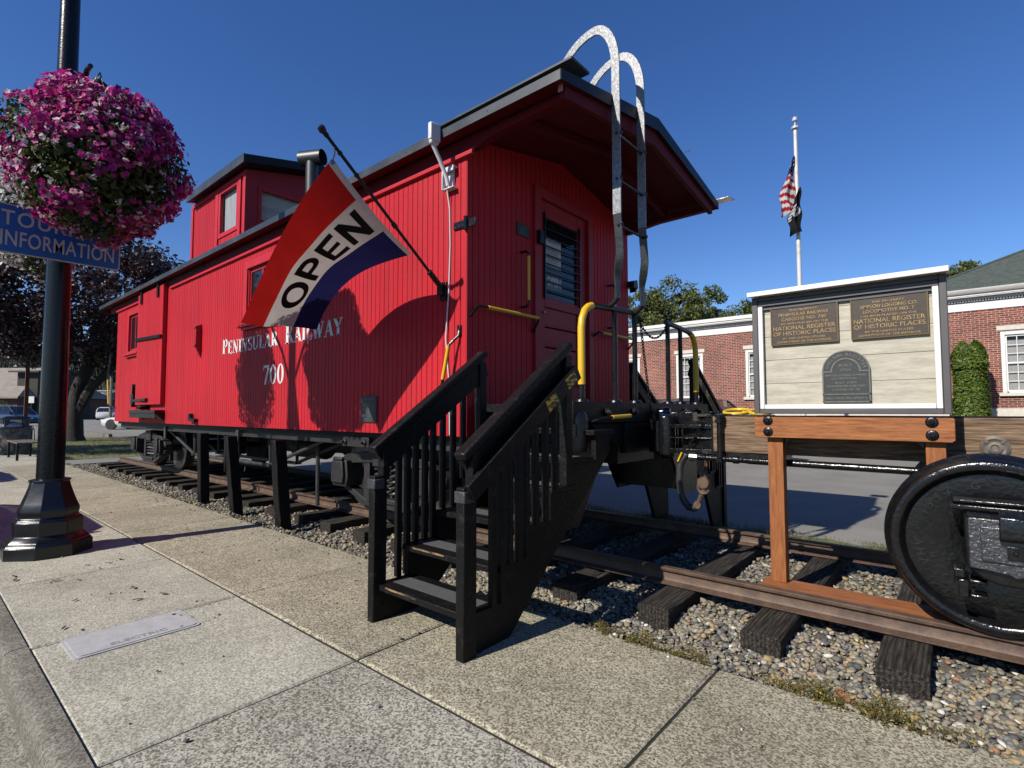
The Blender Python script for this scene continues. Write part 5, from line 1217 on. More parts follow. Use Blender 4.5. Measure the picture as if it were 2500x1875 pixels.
mb.tube([(1.475 + .045 * math.cos(a), -.18, .66 + .045 * math.sin(a)) for a in [R(90 + 250 * k / 12) for k in range(13)]], .012, 8); mb.build('rusty_shackle', RUST, lc)
chain((1.47, -.16, 1.18), (1.30, -.16, .95), .03, 16, 'uncoupling_chain', lc, BLACKI, .004)
chain((1.30, -.16, .92), (1.19, -.1, .62), .01, 18, 'safety_chain', lc, BLACKI, .005)
chain((1.50, -.18, .88), (1.49, -.18, .72), 0, 6, 'shackle_chain', lc, RUST, .006)
mb = MB(); mb.tube([(1.31, -.2, .935), (1.275, -.2, .86)], .008, 8); mb.build('yellow_tag', YEL, lc)
for (xa, xb, lab) in ((1.60, 1.79, ''), (1.80, 1.98, '')):
    mb = MB(); cx_ = (xa + xb) / 2
    mb.tube([(cx_ + (xb - xa) / 2 * math.cos(a), -.02 +   .10 * math.sin(a), 1.270 + .018 * math.sin(a)) for a in [2 * PI * k / 24 for k in range(25)]], .013, 8, caps=False); mb.build('yellow_ring', YEL, lc)
chain((1.5, -.12, 1.26), (1.62, -.05, 1.262), 0, 5, 'ring_chain', lc, BLACKI, .006)

# ------------------------------------------------------------ street lamp with baskets and sign
LX_, LY_, LZ_ = -3.3, -3.465, -.005
lp = thing('street_lamp', 'black street lamp post with an octagonal cast base at the kerb', 'street lamp', (LX_, LY_, LZ_))
LAMPM = M('gloss_black_post_paint', (.005, .0055, .007), .24, c2=(.010, .011, .013), vs=40, bump=(48, .5, .003), rvar=.08, spec=.3)
LBASE = M('gloss_black_base_paint', (.005, .0055, .0065), .30, c2=(.009, .010, .011), vs=12, bump=(120, .3, .002), rvar=.08)
mb = MB(); k8 = 1 / math.cos(PI / 8)
mb.lathe([(q * k8, h) for q, h in ((.305, -.03), (.305, .10), (.295, .112), (.29, .125), (.28, .128), (.275, .14), (.235, .185), (.235, .30), (.225, .31), (.222, .325), (.205, .332), (.20, .352), (.207, .372), (.207, .405), (.185, .46), (.162, .53), (.142, .60), (.133, .645))], (LX_, LY_, 0), 'z', 8, phase=PI / 8)
mb.build('base', LBASE, lp, bevel=.004)
mb = MB(); mb.lathe([(.10, .64), (.145, .645), (.15, .652), (.148, .662), (.12, .668), (.102, .672)], (LX_, LY_, 0), 'z', 40); mb.build('base_ring', LBASE, lp)
mb = MB(); mb.lathe([(.101, .65), (.10, .9), (.093, 2.2), (.085, 3.4), (.079, 4.4), (.073, 5.6), (.066, 7.2)], (LX_, LY_, 0), 'z', 48); mb.build('pole', LAMPM, lp)
for s in (-1, 1):
    mb = MB(); mb.tube([(LX_ + s * .08, LY_, 3.30), (LX_ + s * .25, LY_, 3.62), (LX_ + s * .6, LY_, 4.02), (LX_ + s * .85, LY_, 4.16), (LX_ + s * .98, LY_, 4.14)], [.025, .025, .022, .02, .018], 10); mb.tube([(LX_ + s * .07, LY_, 3.95), (LX_ + s * .55, LY_, 3.97)], .014, 8); mb.build('basket_arm', LAMPM, lp)
mb = MB(); spc = Vector((-2.86, -3.33, 4.24)); sd_ = Vector((.35, .35, .55)).normalized(); mb.tube([spc - sd_ * .09, spc - sd_ * .05, spc + sd_ * .09], [.03, .05, .056], 18, caps=True); mb.tube([spc - sd_ * .02 + Vector((.04, .03, -.03)), spc + Vector((.03, .0, -.14)), spc + Vector((.0, -.02, -.20))], .008, 8); mb.tube([spc - sd_ * .05, (-2.9, LY_, 4.1)], .016, 8); mb.build('spot_light', BLACKI, lp)
mb = MB(); mb.lathe([(.07, 7.2), (.14, 7.3), (.20, 7.5), (.21, 7.7), (.12, 7.95), (.0, 8.05)], (LX_, LY_, 0), 'z', 20); mb.build('lamp_head', M('frosted_globe', (.7, .7, .68), .4), lp)
# petunia baskets
PET = leafmat('petunia_petals', [(0, (.66, .022, .29)), (.22, (.40, .012, .19)), (.38, (.78, .06, .36)), (.55, (.54, .022, .37)), (.66, (.24, .010, .13)), (.74, (.88, .22, .48)), (.84, (.95, .52, .70)), (.935, (.98, .93, .90))], .38, .6)
PETW = leafmat('white_petals', [(0, (.80, .79, .76)), (.5, (.76, .75, .70)), (.75, (.6, .5, .56))], .35, .6)
LEAFB = leafmat('basket_leaves', [(0, (.07, .11, .025)), (.4, (.045, .085, .018)), (.7, (.11, .14, .03)), (.9, (.15, .17, .04))], .3)
def shell_pts(n, a, c, lo, hi, pw=1.0):
    d = rng.normal(size=(n, 3)); d /= np.linalg.norm(d, axis=1)[:, None]
    rad = lo + (hi - lo) * rng.random(n) ** pw
    lump = 1 + .10 * np.sin(d[:, 0] * 5 + 1.3) * np.sin(d[:, 2] * 4 + .5) + .06 * np.sin(d[:, 1] * 7 + d[:, 2] * 6)
    p = d * (rad * lump)[:, None] * np.array([a, a, c])
    low = p[:, 2] < 0
    p[low, 0] *= 1 - .10 * (p[low, 2] / c) ** 2; p[low, 1] *= 1 - .10 * (p[low, 2] / c) ** 2
    return p, d
def discs(p, d, r0, r1, k, tilt=.5, cup=.3):
    n = len(p); nn = d + rng.normal(0, tilt, (n, 3)); nn /= np.linalg.norm(nn, axis=1)[:, None]
    h = np.cross(nn, rng.normal(size=(n, 3))); h /= np.linalg.norm(h, axis=1)[:, None]; g_ = np.cross(nn, h)
    rad = rng.uniform(r0, r1, n)
    ang = 2 * PI * np.arange(k) / k
    wob = np.where(np.arange(k) % 3 == 0, .70, 1.0) if k == 15 else np.where(np.arange(k) % 2 == 0, 1.0, .72)
    ring = p[:, None] + rad[:, None, None] * wob[None, :, None] * (np.cos(ang)[None, :, None] * h[:, None] + np.sin(ang)[None, :, None] * g_[:, None]) + nn[:, None] * (rad * cup)[:, None, None]
    V = np.concatenate([p[:, None], ring], 1)          # centre + ring
    F = np.stack([np.zeros(k, int), 1 + np.arange(k), 1 + (np.arange(k) + 1) % k], 1)
    F = F[None] + (np.arange(n) * (k + 1))[:, None, None]
    return V.reshape(-1, 3), F.reshape(-1, 3)
def leafquads(p, d, l0, l1, asp=.45, tilt=.8):
    n = len(p); nn = d + rng.normal(0, tilt, (n, 3)); nn /= np.linalg.norm(nn, axis=1)[:, None]
    h = np.cross(nn, rng.normal(size=(n, 3))); h /= np.linalg.norm(h, axis=1)[:, None]; g_ = np.cross(nn, h)
    l = rng.uniform(l0, l1, n)[:, None]
    V = np.stack([p - h * l, p + g_ * l * asp + nn * l * .15, p + h * l, p - g_ * l * asp + nn * l * .15], 1)
    return V.reshape(-1, 3)
def basket(cx_, cy_, cz_, a, c, label, nf, nw, nl, white=0.0):
    t = thing('flower_basket', label, 'flower basket', (cx_, cy_, cz_ - c * .2), 'flower baskets on the lamp post')
    O = np.array([cx_, cy_, cz_])
    m = MB(); m.lathe([(.0, -.30), (.15, -.28), (.27, -.16), (.33, .0), (.33, .04), (.0, .05)], (cx_, cy_, cz_), 'z', 24); m.build('bowl', M('coir_bowl', (.05, .035, .02), .9), t)
    m = MB()
    for k in range(3):
        q = 2 * PI * k / 3 + .4; m.tube([(cx_ + .3 * math.cos(q), cy_ + .3 * math.sin(q), cz_), (cx_, cy_, cz_ + .80)], .004, 5)
    m.build('hanger', BLACKI, t)
    p, d = shell_pts(nl, a, c, .25, 1.0, .5)
    raw('foliage', leafquads(p + O, d, .016, .036), None, LEAFB, t)
    p, d = shell_pts(nl // 5, a, c, .3, .72, .5)
    raw('inner_foliage', leafquads(p + O, d, .04, .07), None, LEAFB, t)
    # petals cluster in drifts
    p, d = shell_pts(nf * 2, a, c, .90, 1.06)
    dens = np.sin(d[:, 0] * 6 + d[:, 2] * 5 + 2) + np.sin(d[:, 1] * 7 - d[:, 2] * 6) + .9 * d[:, 2] + rng.normal(0, .7, len(p))
    k_ = np.argsort(-dens)[:nf]
    V, F = discs(p[k_] + O, d[k_], .012, .029, 15, .7)
    o = raw('petunias', V, F, PETW if white > .5 else PET, t); 
    p, d = shell_pts(nw, a, c, .97, 1.05)
    Vs, Fs, o_ = [], [], 0
    for q, dd in zip(p, d):
        n_ = 14; pp = q + rng.normal(0, .013, (n_, 3)); v_, f_ = discs(pp + O, np.repeat(dd[None], n_, 0), .007, .013, 8); Vs.append(v_); Fs.append(f_ + o_); o_ += len(v_)
    raw('white_blooms', np.concatenate(Vs), np.concatenate(Fs), PETW, t)
basket(-2.33, -3.40, 3.32, .615, .60, 'big round basket of magenta and pink petunias on the near lamp arm', 6200, 90, 12000)
basket(-4.28, -3.47, 3.34, .54, .62, 'flower basket mostly hidden behind the lamp pole, paler blooms', 1600, 90, 6000, 1.0)
# blue sign
SX = LX_ + .118
ts = thing('information_sign', 'blue road sign with white letters reading Tourist Information', 'sign', (SX, -3.5, 2.86))
SBLUE = M('sign_blue', (.010, .135, .50), .4, c2=(.010, .115, .43), vs=6, fine=(30, .08)); SWH = M('sign_white', (.66, .65, .63), .45, c2=(.55, .54, .53), vs=10)
def rrect(y0, y1, z0, z1, r_, n=5):
    out = []
    for (cy_, cz_, a0) in ((y1 - r_, z1 - r_, 0), (y0 + r_, z1 - r_, 90), (y0 + r_, z0 + r_, 180), (y1 - r_, z0 + r_, 270)):
        out += [(cy_ + r_ * math.cos(R(a0 + 90 * k / n)), cz_ + r_ * math.sin(R(a0 + 90 * k / n))) for k in range(n + 1)]
    return out
y0, y1, z0, z1 = -3.985, -3.03, 2.655, 3.09
mb = MB(); mb.prism(rrect(y0, y1, z0, z1, .03), 'x', SX, SX + .004); pl = mb.build('plate', SWH, ts)
mb = MB(); mb.add([(SX + .0062, a, b) for a, b in rrect(y0 + .012, y1 - .012, z0 + .012, z1 - .012, .022)], [tuple(range(24))]); mb.build('blue_face', SBLUE, pl, fix=False)
mb = MB()
put_text(mb, fit(text2d('INFORMATION', .19, bold=.002, spacing=1.05), .80), lambda a, b: (SX + .0082, -3.48 + a, 2.725 + b))
t = fit(text2d('TOURIST', .185, bold=.002, spacing=1.15), .66); put_text(mb, t, lambda a, b: (SX + .0082, -3.55 + a, 2.905 + b))
mb.add([(SX + .0082, -3.07, 2.90), (SX + .0082, -3.20, 2.90), (SX + .0082, -3.135, 3.045)], [(0, 1, 2)])
mb.build('lettering', SWH, pl, smooth=False, fix=False)
mb = MB(); mb.tube([(LX_, LY_, 2.74), (LX_, LY_, 2.765)], .10, 24); mb.tube([(LX_, LY_, 2.99), (LX_, LY_, 3.015)], .098, 24); mb.box(LX_ + .08, SX - .001, LY_ - .03, LY_ + .03, 2.73, 2.77); mb.box(LX_ + .08, SX - .001, LY_ - .03, LY_ + .03, 2.985, 3.02); mb.build('clamp', STEEL, ts)

# ------------------------------------------------------------ utility lid in the pavement
el = thing('utility_box', 'pale grey electric utility box lid set in the pavement', 'utility box', (-.62, -3.46, 0))
LIDM = M('pale_polymer_lid', (.47, .47, .47), .7, c2=(.40, .40, .405), vs=14, fine=(120, .1), bump=(160, .3, .001))
def rr2(x0, x1, y0, y1, r_): return [(a, b) for a, b in rrect(x0, x1, y0, y1, r_)]
mb = MB(); mb.prism(rr2(-.80, -.445, -3.765, -3.165, .03), 'z', -.05, .0045); mb.build('rim', LIDM, el)
mb = MB(); mb.prism(rr2(-.782, -.463, -3.747, -3.183, .025), 'z', -.05, .0082); mb.build('cover', LIDM, el)
mb = MB(); vs, fs = fit(text2d('ELECTRIC', .055, bold=.001), .27); mb.add([(-.495 - b, -3.46 + a, .0092) for a, b in vs], fs); mb.add([(-.49, -3.74 + .005 * k, .0092) for k in ()], []); LIDS = M('lid_shadow_grey', (.26, .26, .26), .8); mb.build('cast_lettering', LIDS, el, smooth=False)
mb = MB(); mb.box(-.70, -.66, -3.21, -3.195, .006, .0095); mb.build('latch', LIDS, el)
mb = MB(); mb.lathe([(.012, .0095), (.0, .0095)], (-.73, -3.225, 0), 'z', 12); mb.build('pull_hole', LIDS, el)
# fallen leaves
LEAFD = M('dry_leaf', (.20, .10, .045), .7, c2=(.12, .07, .03), vs=20)
leaf_spots = [((2.62, -1.62, .0), .05, 'large curled orange leaf lying on the gravel beside a tie'), ((-.93, -4.07, -.14), .07, 'curled brown leaf lying in the gutter')]
for i in range(12): leaf_spots.append(((random.uniform(-2.6, -.9), random.uniform(-3.8, -3.0), .004), random.uniform(.02, .032), 'small dry brown leaf lying on the pavement by the lamp base'))
for (px_, py_, pz_), s_, lab in leaf_spots:
    a = random.uniform(0, 6.3); m = MB()
    def LP(uu, v):
        w_ = math.sin(PI * min(1, max(0, uu))) ** .7 * .42 * (v - .5) * 2; l_ = (uu - .5) * 2
        zz = .35 * abs(v - .5) * 2 * .5 + .25 * uu * uu
        return (px_ + s_ * (l_ * math.cos(a) - w_ * math.sin(a)), py_ + s_ * (l_ * math.sin(a) + w_ * math.cos(a)), pz_ + s_ * zz * .8 + .002)
    m.grid(LP, 6, 4)
    o = m.build('fallen_leaf', LEAFD); tag(o, lab, 'leaf', 'fallen leaves')
LEAFO = M('orange_leaf', (.36, .15, .06), .7, c2=(.20, .08, .03), vs=30, vr=(.4, .6))
bpy.data.objects['fallen_leaf'].data.materials[0] = LEAFO

# ------------------------------------------------------------ vehicles
TYRE = M('tyre_rubber', (.02, .02, .02), .8); RIMM = M('alloy_rim', (.5, .5, .52), .3, .8)
CARS = {}
def car(label, paint, loc, rot, L_=4.4, H_=1.48, Wd=1.78, hatch=False, group=None):
    """side outline cut into cross sections: a rounded body, separate glass, wheels, lamps"""
    t = thing('parked_car', label, 'car', loc, group); t.rotation_euler = (0, 0, rot)
    h = L_ / 2; hw = Wd / 2
    belt = .92 * H_ / 1.48
    # lower body: stations along x with (z low, z belt, half width)
    st = [(-h, .42, .62, .62), (-h + .06, .30, .78, .78), (-h + .35, .24, belt - .03, .94), (-h + .9, .22, belt, 1.0), (-.3, .22, belt, 1.0), (.7, .22, belt - .02, 1.0), (1.0, .22, belt - .06, 1.0), (h - .5, .24, .78, .97), (h - .12, .28, .68, .86), (h, .40, .58, .66)]
    if hatch: st[0] = (-h, .40, .82, .80); st[1] = (-h + .06, .30, belt, .9)
    m = MB(); rings = []
    for (x, zl, zb, k) in st:
        w_ = hw * k
        rings.append([(x, -w_ * .90, zl), (x, -w_, zl + .16), (x, -w_ * 1.0, (zl + zb) / 2), (x, -w_ * .96, zb - .05), (x, -w_ * .86, zb), (x, 0, zb + .025), (x, w_ * .86, zb), (x, w_ * .96, zb - .05), (x, w_, (zl + zb) / 2), (x, w_, zl + .16), (x, w_ * .90, zl)])
    n = 11; vs = [p for r_ in rings for p in r_]
    fs = [(i * n + a, i * n + (a + 1) % n, (i + 1) * n + (a + 1) % n, (i + 1) * n + a) for i in range(len(st) - 1) for a in range(n)] + [tuple(range(n)), tuple((len(st) - 1) * n + a for a in reversed(range(n)))]
    m.add([Vector(p) + Vector(loc) for p in vs], fs)
    # roof
    rb = -h + (.35 if hatch else 1.25); ro = [(rb, H_ - .10, .70), (rb + .25, H_ - .01, .74), (-.1, H_, .75), (.35, H_ - .05, .73)]
    vs = []
    for (x, z, k) in ro: vs += [(x, -hw * k, z - .03), (x, -hw * k * .8, z), (x, hw * k * .8, z), (x, hw * k, z - .03)]
    m.add([Vector(p) + Vector(loc) for p in vs], [(i * 4 + a, i * 4 + a + 1, (i + 1) * 4 + a + 1, (i + 1) * 4 + a) for i in range(3) for a in range(3)])
    body = m.build('body', paint, t)
    m = MB(); gb = -h + (.10 if hatch else .65)
    gl = [((gb, belt - .01, .84), (rb, H_ - .12, .70)), ((-.1, belt - .01, .90), (-.1, H_ - .04, .75)), ((1.15, belt - .06, .84), (.35, H_ - .07, .73))]
    vs = []
    for (b_, t__) in gl: vs += [(b_[0], -hw * b_[2], b_[1]), (t__[0], -hw * t__[2], t__[1]), (t__[0], hw * t__[2], t__[1]), (b_[0], hw * b_[2], b_[1])]
    m.add([Vector(p) + Vector(loc) for p in vs], [(0, 1, 2, 3), (0, 4, 5, 1), (4, 8, 9, 5), (3, 2, 6, 7), (7, 6, 10, 11), (8, 11, 10, 9)]); m.build('windows', GLASSD, t)
    m = MB()
    for sy in (-1, 1):
        for (xa, za, xb, zb) in ((-.12, belt, -.12, H_ - .05), (gb + .0, belt, rb, H_ - .12), (1.15, belt - .05, .36, H_ - .07)):
            m.bar(Vector((xa, sy * hw * .885, za)) + Vector(loc), Vector((xb, sy * hw * .745, zb)) + Vector(loc), .05, .05)
    m.each('pillar', paint, body)
    for x in (-h + .82, h - .85):
        for s in (-1, 1):
            m = MB(); m.lathe([(.20, s * .0), (.30, s * .0), (.325, -s * .03), (.325, -s * .18), (.2, -s * .2)], (x + loc[0], s * (hw + .005) + loc[1], .325 + loc[2]), 'y', 24); w = m.build('wheel', TYRE, t)
            m = MB(); m.lathe([(0, s * .0), (.06, s * .0), (.07, -s * .02), (.17, -s * .03), (.205, s * .004), (.215, -s * .01)], (x + loc[0], s * (hw + .003) + loc[1], .325 + loc[2]), 'y', 20); m.build('rim', RIMM, w)
            m = MB(); m.lathe([(.0, 0), (.36, 0), (.36, -s * .05)], (x + loc[0], s * (hw - .012) + loc[1], .34 + loc[2]), 'y', 20); m.build('wheel_arch', DARKIN, w)
    for s in (-1, 1):
        m = MB(); m.obox(Vector((h - .10, s * hw * .62, .62)) + Vector(loc), (.07, 0, 0), (0, .17, 0), (0, 0, .06)); m.build('headlight', WHITE, t, bevel=.03)
        m = MB(); m.obox(Vector((-h + .06, s * hw * .66, .74)) + Vector(loc), (.05, 0, 0), (0, .13, 0), (0, 0, .08)); m.build('tail_light', M('tail_lamp_red', (.4, .01, .01), .3), t, bevel=.02)
        m = MB(); m.obox(Vector((.75, s * (hw * .98), belt + .06)) + Vector(loc), (.05, 0, 0), (0, .10, 0), (0, 0, .06)); m.build('mirror', paint, t, bevel=.02)
    return t
def paint(n, c, metal=.2): return M(n, c, .25, metal, c2=tuple(x * .95 for x in c), vs=2, coat=.6)
PBLK, PBLUE, PSIL, PWHT, PGRY, PNAV = paint('black_car_paint', (.01, .011, .014)), paint('blue_car_paint', (.02, .05, .13)), paint('silver_car_paint', (.48, .49, .5), .5), paint('white_car_paint', (.75, .75, .74), 0), paint('grey_car_paint', (.12, .125, .13)), paint('dark_navy_car_paint', (.012, .02, .045))
# these two stand at the kerb left of the view; their shadows fall on the pavement
car('dark grey hatchback parked at the kerb beyond the lamp post', PGRY, (-6.05, -5.12, -.172), PI, 4.3, 1.46, 1.78, True, 'cars parked at the kerb')
car('dark grey hatchback parked at the kerb beyond the lamp post', PGRY, (-12.3, -5.12, -.172), PI, 4.3, 1.46, 1.78, True, 'cars parked at the kerb')
car('black car parked behind the timber beam and yellow rings', PBLK, (-2.9, 11.9, -.2), 0, 4.7, 1.86, 1.9, True, 'cars parked behind the caboose')
def carpx(px_, dist, rot, **k):
    d = (f + r * ((px_ - 1250) / FPX)); q = Vector(CAM) + d * dist
    return (q.x, q.y)
x_, y_ = carpx(40, 41, 0); car('blue car parked beside the trash can', PBLUE, (x_, y_, gz(x_)), R(28), 4.9, 1.62, group='cars in the lot on the left')
x_, y_ = carpx(-10, 52, 0); car('dark car parked behind the blue one', PNAV, (x_, y_, gz(x_) + .12), R(28), 4.6, 1.6, group='cars in the lot on the left')
x_, y_ = carpx(196, 74, 0); car('silver sedan half hidden by the dark tree trunk', PSIL, (x_, y_, .2), R(-46), 4.7, 1.42, group='cars in the lot on the left')
x_, y_ = carpx(273, 66, 0); car('white car half hidden by the far end of the caboose', PWHT, (x_, y_, .17), R(150), 4.6, 1.62, hatch=True, group='cars in the lot on the left')
x_, y_ = carpx(349, 36, 0); car('white car behind the far caboose end, only its bumper and front tyre showing', PWHT, (x_, y_, gz(x_)), R(220), 4.6, 1.5, group='cars in the lot on the left')

# ------------------------------------------------------------ street furniture on the left
tc = thing('trash_can', 'round pebbled trash can with a hooded lid and white bags', 'trash can', (-18.7, -2.05, 0))
PEB = M('pebbled_concrete', (.20, .18, .14), .9, c2=(.08, .075, .06), vs=7, vr=(.4, .6), fine=(30, .5), bump=(40, .8, .01))
mb = MB(); mb.lathe([(.36, 0), (.39, .03), (.39, .74), (.36, .78), (.33, .78)], (-18.7, -2.05, 0), 'z', 32); mb.build('bin', PEB, tc)
mb = MB(); mb.lathe([(.37, .78), (.37, .80)], (-18.7, -2.05, 0), 'z', 32)
for k in range(4):
    q = PI / 4 + PI / 2 * k; mb.box(-18.7 + .30 * math.cos(q) - .06, -18.7 + .30 * math.cos(q) + .06, -2.05 + .30 * math.sin(q) - .06, -2.05 + .30 * math.sin(q) + .06, .79, 1.03)
mb.lathe([(.37, 1.03), (.37, 1.06), (.25, 1.13), (0, 1.15)], (-18.7, -2.05, 0), 'z', 32); mb.build('hood', M('dark_blue_grey_lid', (.05, .06, .075), .45), tc)
mb = MB(); mb.lathe([(0, .74), (.2, .78), (.28, .84), (.2, .92), (.05, .97), (0, .97)], (-18.62, -2.12, 0), 'z', 14); mb.build('bag', M('white_bag', (.6, .62, .66), .4, bump=(12, 1, .05)), tc)
bn = thing('bench', 'low wooden bench with thin metal legs beside the trash can', 'bench', (-16.4, -2.1, 0))
mb = MB()
for k in range(4): mb.box(-17.35, -15.4, -2.37 + k * .14, -2.245 + k * .14, .44, .475)
mb.build('seat', M('grey_bench_wood', (.09, .075, .06), .7, c2=(.14, .12, .1), vs=4, stretch=(1, 12, 12)), bn, bevel=.004)
for xx in (-17.2, -15.6):
    for yy in (-2.33, -1.88): mb = MB(); mb.box(xx - .025, xx + .025, yy - .025, yy + .025, 0, .44); mb.build('leg', BLACKI, bn)
mb = MB(); mb.tube([(-16.9 + .3 * math.cos(a), -1.88, .475 + .34 * math.sin(a)) for a in [PI * k / 14 for k in range(15)]], .012, 6); mb.build('arm_rest', BLACKI, bn)
def signpost(px_, dist, hgt, w_, hh, label, post=STEEL, board=WHITE, sq=False, wp=.05):
    x_, y_ = carpx(px_, dist, 0); z_ = gz(x_)
    t = thing('sign_post', label, 'sign', (x_, y_, z_))
    m = MB()
    if sq: m.box(x_ - wp, x_ + wp, y_ - wp, y_ + wp, z_, z_ + hgt)
    else: m.tube([(x_, y_, z_), (x_, y_, z_ + hgt)], wp * .6, 8)
    m.build('post', post, t)
    m = MB(); d = Vector((r.x, r.y, 0)).normalized(); n_ = Vector((-f.x, -f.y, 0)).normalized()
    m.obox(Vector((x_, y_, z_ + hgt - hh / 2)) + n_ * .06, d * w_ / 2, n_ * .008, (0, 0, hh / 2)); m.build('board', board, t)
signpost(66, 24.5, 3.4, .5, .0 + .05, 'reddish square wooden post standing behind the trash can', M('red_brown_post', (.12, .035, .02), .7), M('red_brown_board', (.12, .035, .02), .7), True, .07)
signpost(79, 48, 2.5, .55, .6, 'small square white sign on a thin post left of the lamp pole', STEEL)
signpost(204, 58, 2.3, .6, .5, 'small sign on a thin post right of the tree trunk', STEEL, M('grey_sign_back', (.3, .3, .3), .5))
def utilpole(px_, dist, hgt, label, arm=True):
    x_, y_ = carpx(px_, dist, 0); t = thing('utility_pole', label, 'utility pole', (x_, y_, 0), 'utility poles on the left')
    m = MB(); m.tube([(x_, y_, 0), (x_, y_, hgt)], [.16, .11], 8); m.build('pole', M('grey_pole_wood', (.22, .20, .17), .8), t)
    if arm:
        m = MB(); d = Vector((r.x, r.y, 0)).normalized(); m.bar(Vector((x_, y_, hgt - .5)) - d * 1.1, Vector((x_, y_, hgt - .5)) + d * 1.1, .1, .12); m.build('cross_arm', M('arm_wood', (.15, .13, .11), .8), t)
    return x_, y_
utilpole(235, 78, 5.6, 'short pale pole in front of the low brown building', False)
utilpole(272, 60, 7.6, 'tall grey pole just left of the far caboose end', False)
xu, yu = utilpole(192, 90, 10.5, 'pole with a transformer can and wires beyond the tree')
mb = MB(); mb.lathe([(0, 7.2), (.3, 7.25), (.3, 8.2), (0, 8.3)], (xu + .4, yu + .3, 0), 'z', 12); o = mb.build('transformer', STEEL, bpy.data.objects['utility_pole.002'])
mb = MB()
for k in range(2):
    a = Vector((xu, yu, 10 - .5 * k)); b = Vector((xu - 20, yu + 60, 11)); pts = [a.lerp(b, q / 10) + Vector((0, 0, -3 * (q / 10) * (1 - q / 10))) for q in range(11)]; mb.tube(pts, .03, 4)
mb.build('wire', BLACKI, bpy.data.objects['utility_pole.002'])

# ------------------------------------------------------------ distant buildings on the left
def lowbuilding(px0, px1, dist, hgt, roofh, wallm, roofm, label, depth=12, door=None):
    xa, ya = carpx(px0, dist, 0); xb, yb_ = carpx(px1, dist, 0)
    a, b = Vector((xa, ya, 0)), Vector((xb, yb_, 0)); d = (b - a); Lb = d.length; d.normalize(); n_ = Vector((-d.y, d.x, 0))
    if n_.dot(Vector((f.x, f.y, 0))) < 0: n_ = -n_
    t = thing('low_building', label, 'building', a)
    def P(s, q, z): return a + d * s + n_ * q + Vector((0, 0, z))
    m = MB(); m.add([P(0, 0, 0), P(Lb, 0, 0), P(Lb, depth, 0), P(0, depth, 0), P(0, 0, hgt), P(Lb, 0, hgt), P(Lb, depth, hgt), P(0, depth, hgt)], [(0, 1, 5, 4), (1, 2, 6, 5), (2, 3, 7, 6), (3, 0, 4, 7), (4, 5, 6, 7)]); m.build('wall', wallm, t)
    e = .6
    m = MB(); m.add([P(-e, -e, hgt), P(Lb + e, -e, hgt), P(Lb + e, depth + e, hgt), P(-e, depth + e, hgt), P(-e + roofh, depth / 2, hgt + roofh), P(Lb + e - roofh, depth / 2, hgt + roofh), P(-e, -e, hgt - .2), P(Lb + e, -e, hgt - .2)], [(0, 1, 5, 4), (1, 2, 5), (2, 3, 4, 5), (3, 0, 4), (6, 7, 1, 0)]); m.build('roof', roofm, t)
    if door:
        for (s0, s1, z0, z1, mt) in door:
            m = MB(); m.obox(P((s0 + s1) / 2, -.03, (z0 + z1) / 2), d * (s1 - s0) / 2, n_ * .04, (0, 0, (z1 - z0) / 2)); m.build('window', mt, t)
ROOFT = M('tan_shingles', (.30, .27, .22), .9, c2=(.24, .21, .17), vs=1.5, fine=(6, .2))
ROOFG = M('brown_shingles', (.16, .14, .125), .9, c2=(.12, .105, .09), vs=1.5, fine=(6, .2))
WALLR = M('maroon_siding', (.10, .02, .02), .7); WALLB = M('dark_brown_siding', (.045, .038, .035), .8)
lowbuilding(-260, 44, 62, 3.0, 4.0, WALLR, ROOFT, 'long low maroon building with a tan roof, far left', 14, [(2, 5, .3, 2.4, DARKIN), (8, 12, .3, 2.2, WHITE)])
lowbuilding(42, 92, 64, 6.2, .4, DARKIN, WALLB, 'dark boxy entrance porch next to the tan roof', 8)
lowbuilding(196, 236, 95, 3.4, 1.9, WALLB, ROOFG, 'small brown hipped building beyond the silver car', 14)
lowbuilding(176, 276, 190, 8.8, .3, WHITE, M('white_metal_roof', (.7, .7, .69), .6), 'long white warehouse in the distance below the hill', 20)

# ------------------------------------------------------------ trees
def ellip(n, c, rad, lo=.0, pw=.45):
    d = rng.normal(size=(n, 3)); d /= np.linalg.norm(d, axis=1)[:, None]
    rr_ = lo + (1 - lo) * rng.random(n) ** pw
    return np.array(c) + d * rr_[:, None] * np.array(rad), d
def tree(label, loc, hgt, crown, trunk, leaf, barkm, n, lsz, limbs=(), name='tree', group=None, clumps=30, clr=.9):
    t = thing(name, label, 'tree', loc, group)
    L0 = Vector(loc); m = MB()
    m.tube([L0 + Vector(p) for p, q in trunk], [q for p, q in trunk], 12)
    for li in limbs: m.tube([L0 + Vector(p) for p, q in li], [q for p, q in li], 8)
    m.build('trunk', barkm, t)
    cc, rad = crown; c = np.array(loc) + np.array(cc)
    # clumps on the crown's body, leaves round each clump
    cl, _ = ellip(clumps, c, np.array(rad) * .86, .35, .5)
    P, D = [], []
    per = n // clumps
    for q in cl:
        sz = clr * rng.uniform(.6, 1.25)
        p, d = ellip(per, q, (sz, sz, sz * .75), .0, .4); P.append(p); D.append(d)
    p = np.concatenate(P); d = np.concatenate(D)
    raw('crown', leafquads(p, d, lsz * .6, lsz * 1.2, .55, .9), None, leaf, t)
    return t
BARK = M('dark_bark', (.018, .014, .012), .9, c2=(.035, .029, .024), vs=4, stretch=(6, 6, 1), bump=(6, 1, .04))
PLUM = leafmat('plum_leaves', [(0, (.040, .020, .028)), (.3, (.06, .030, .036)), (.55, (.028, .014, .02)), (.8, (.085, .045, .05)), (.94, (.12, .08, .085))], .2, .45)
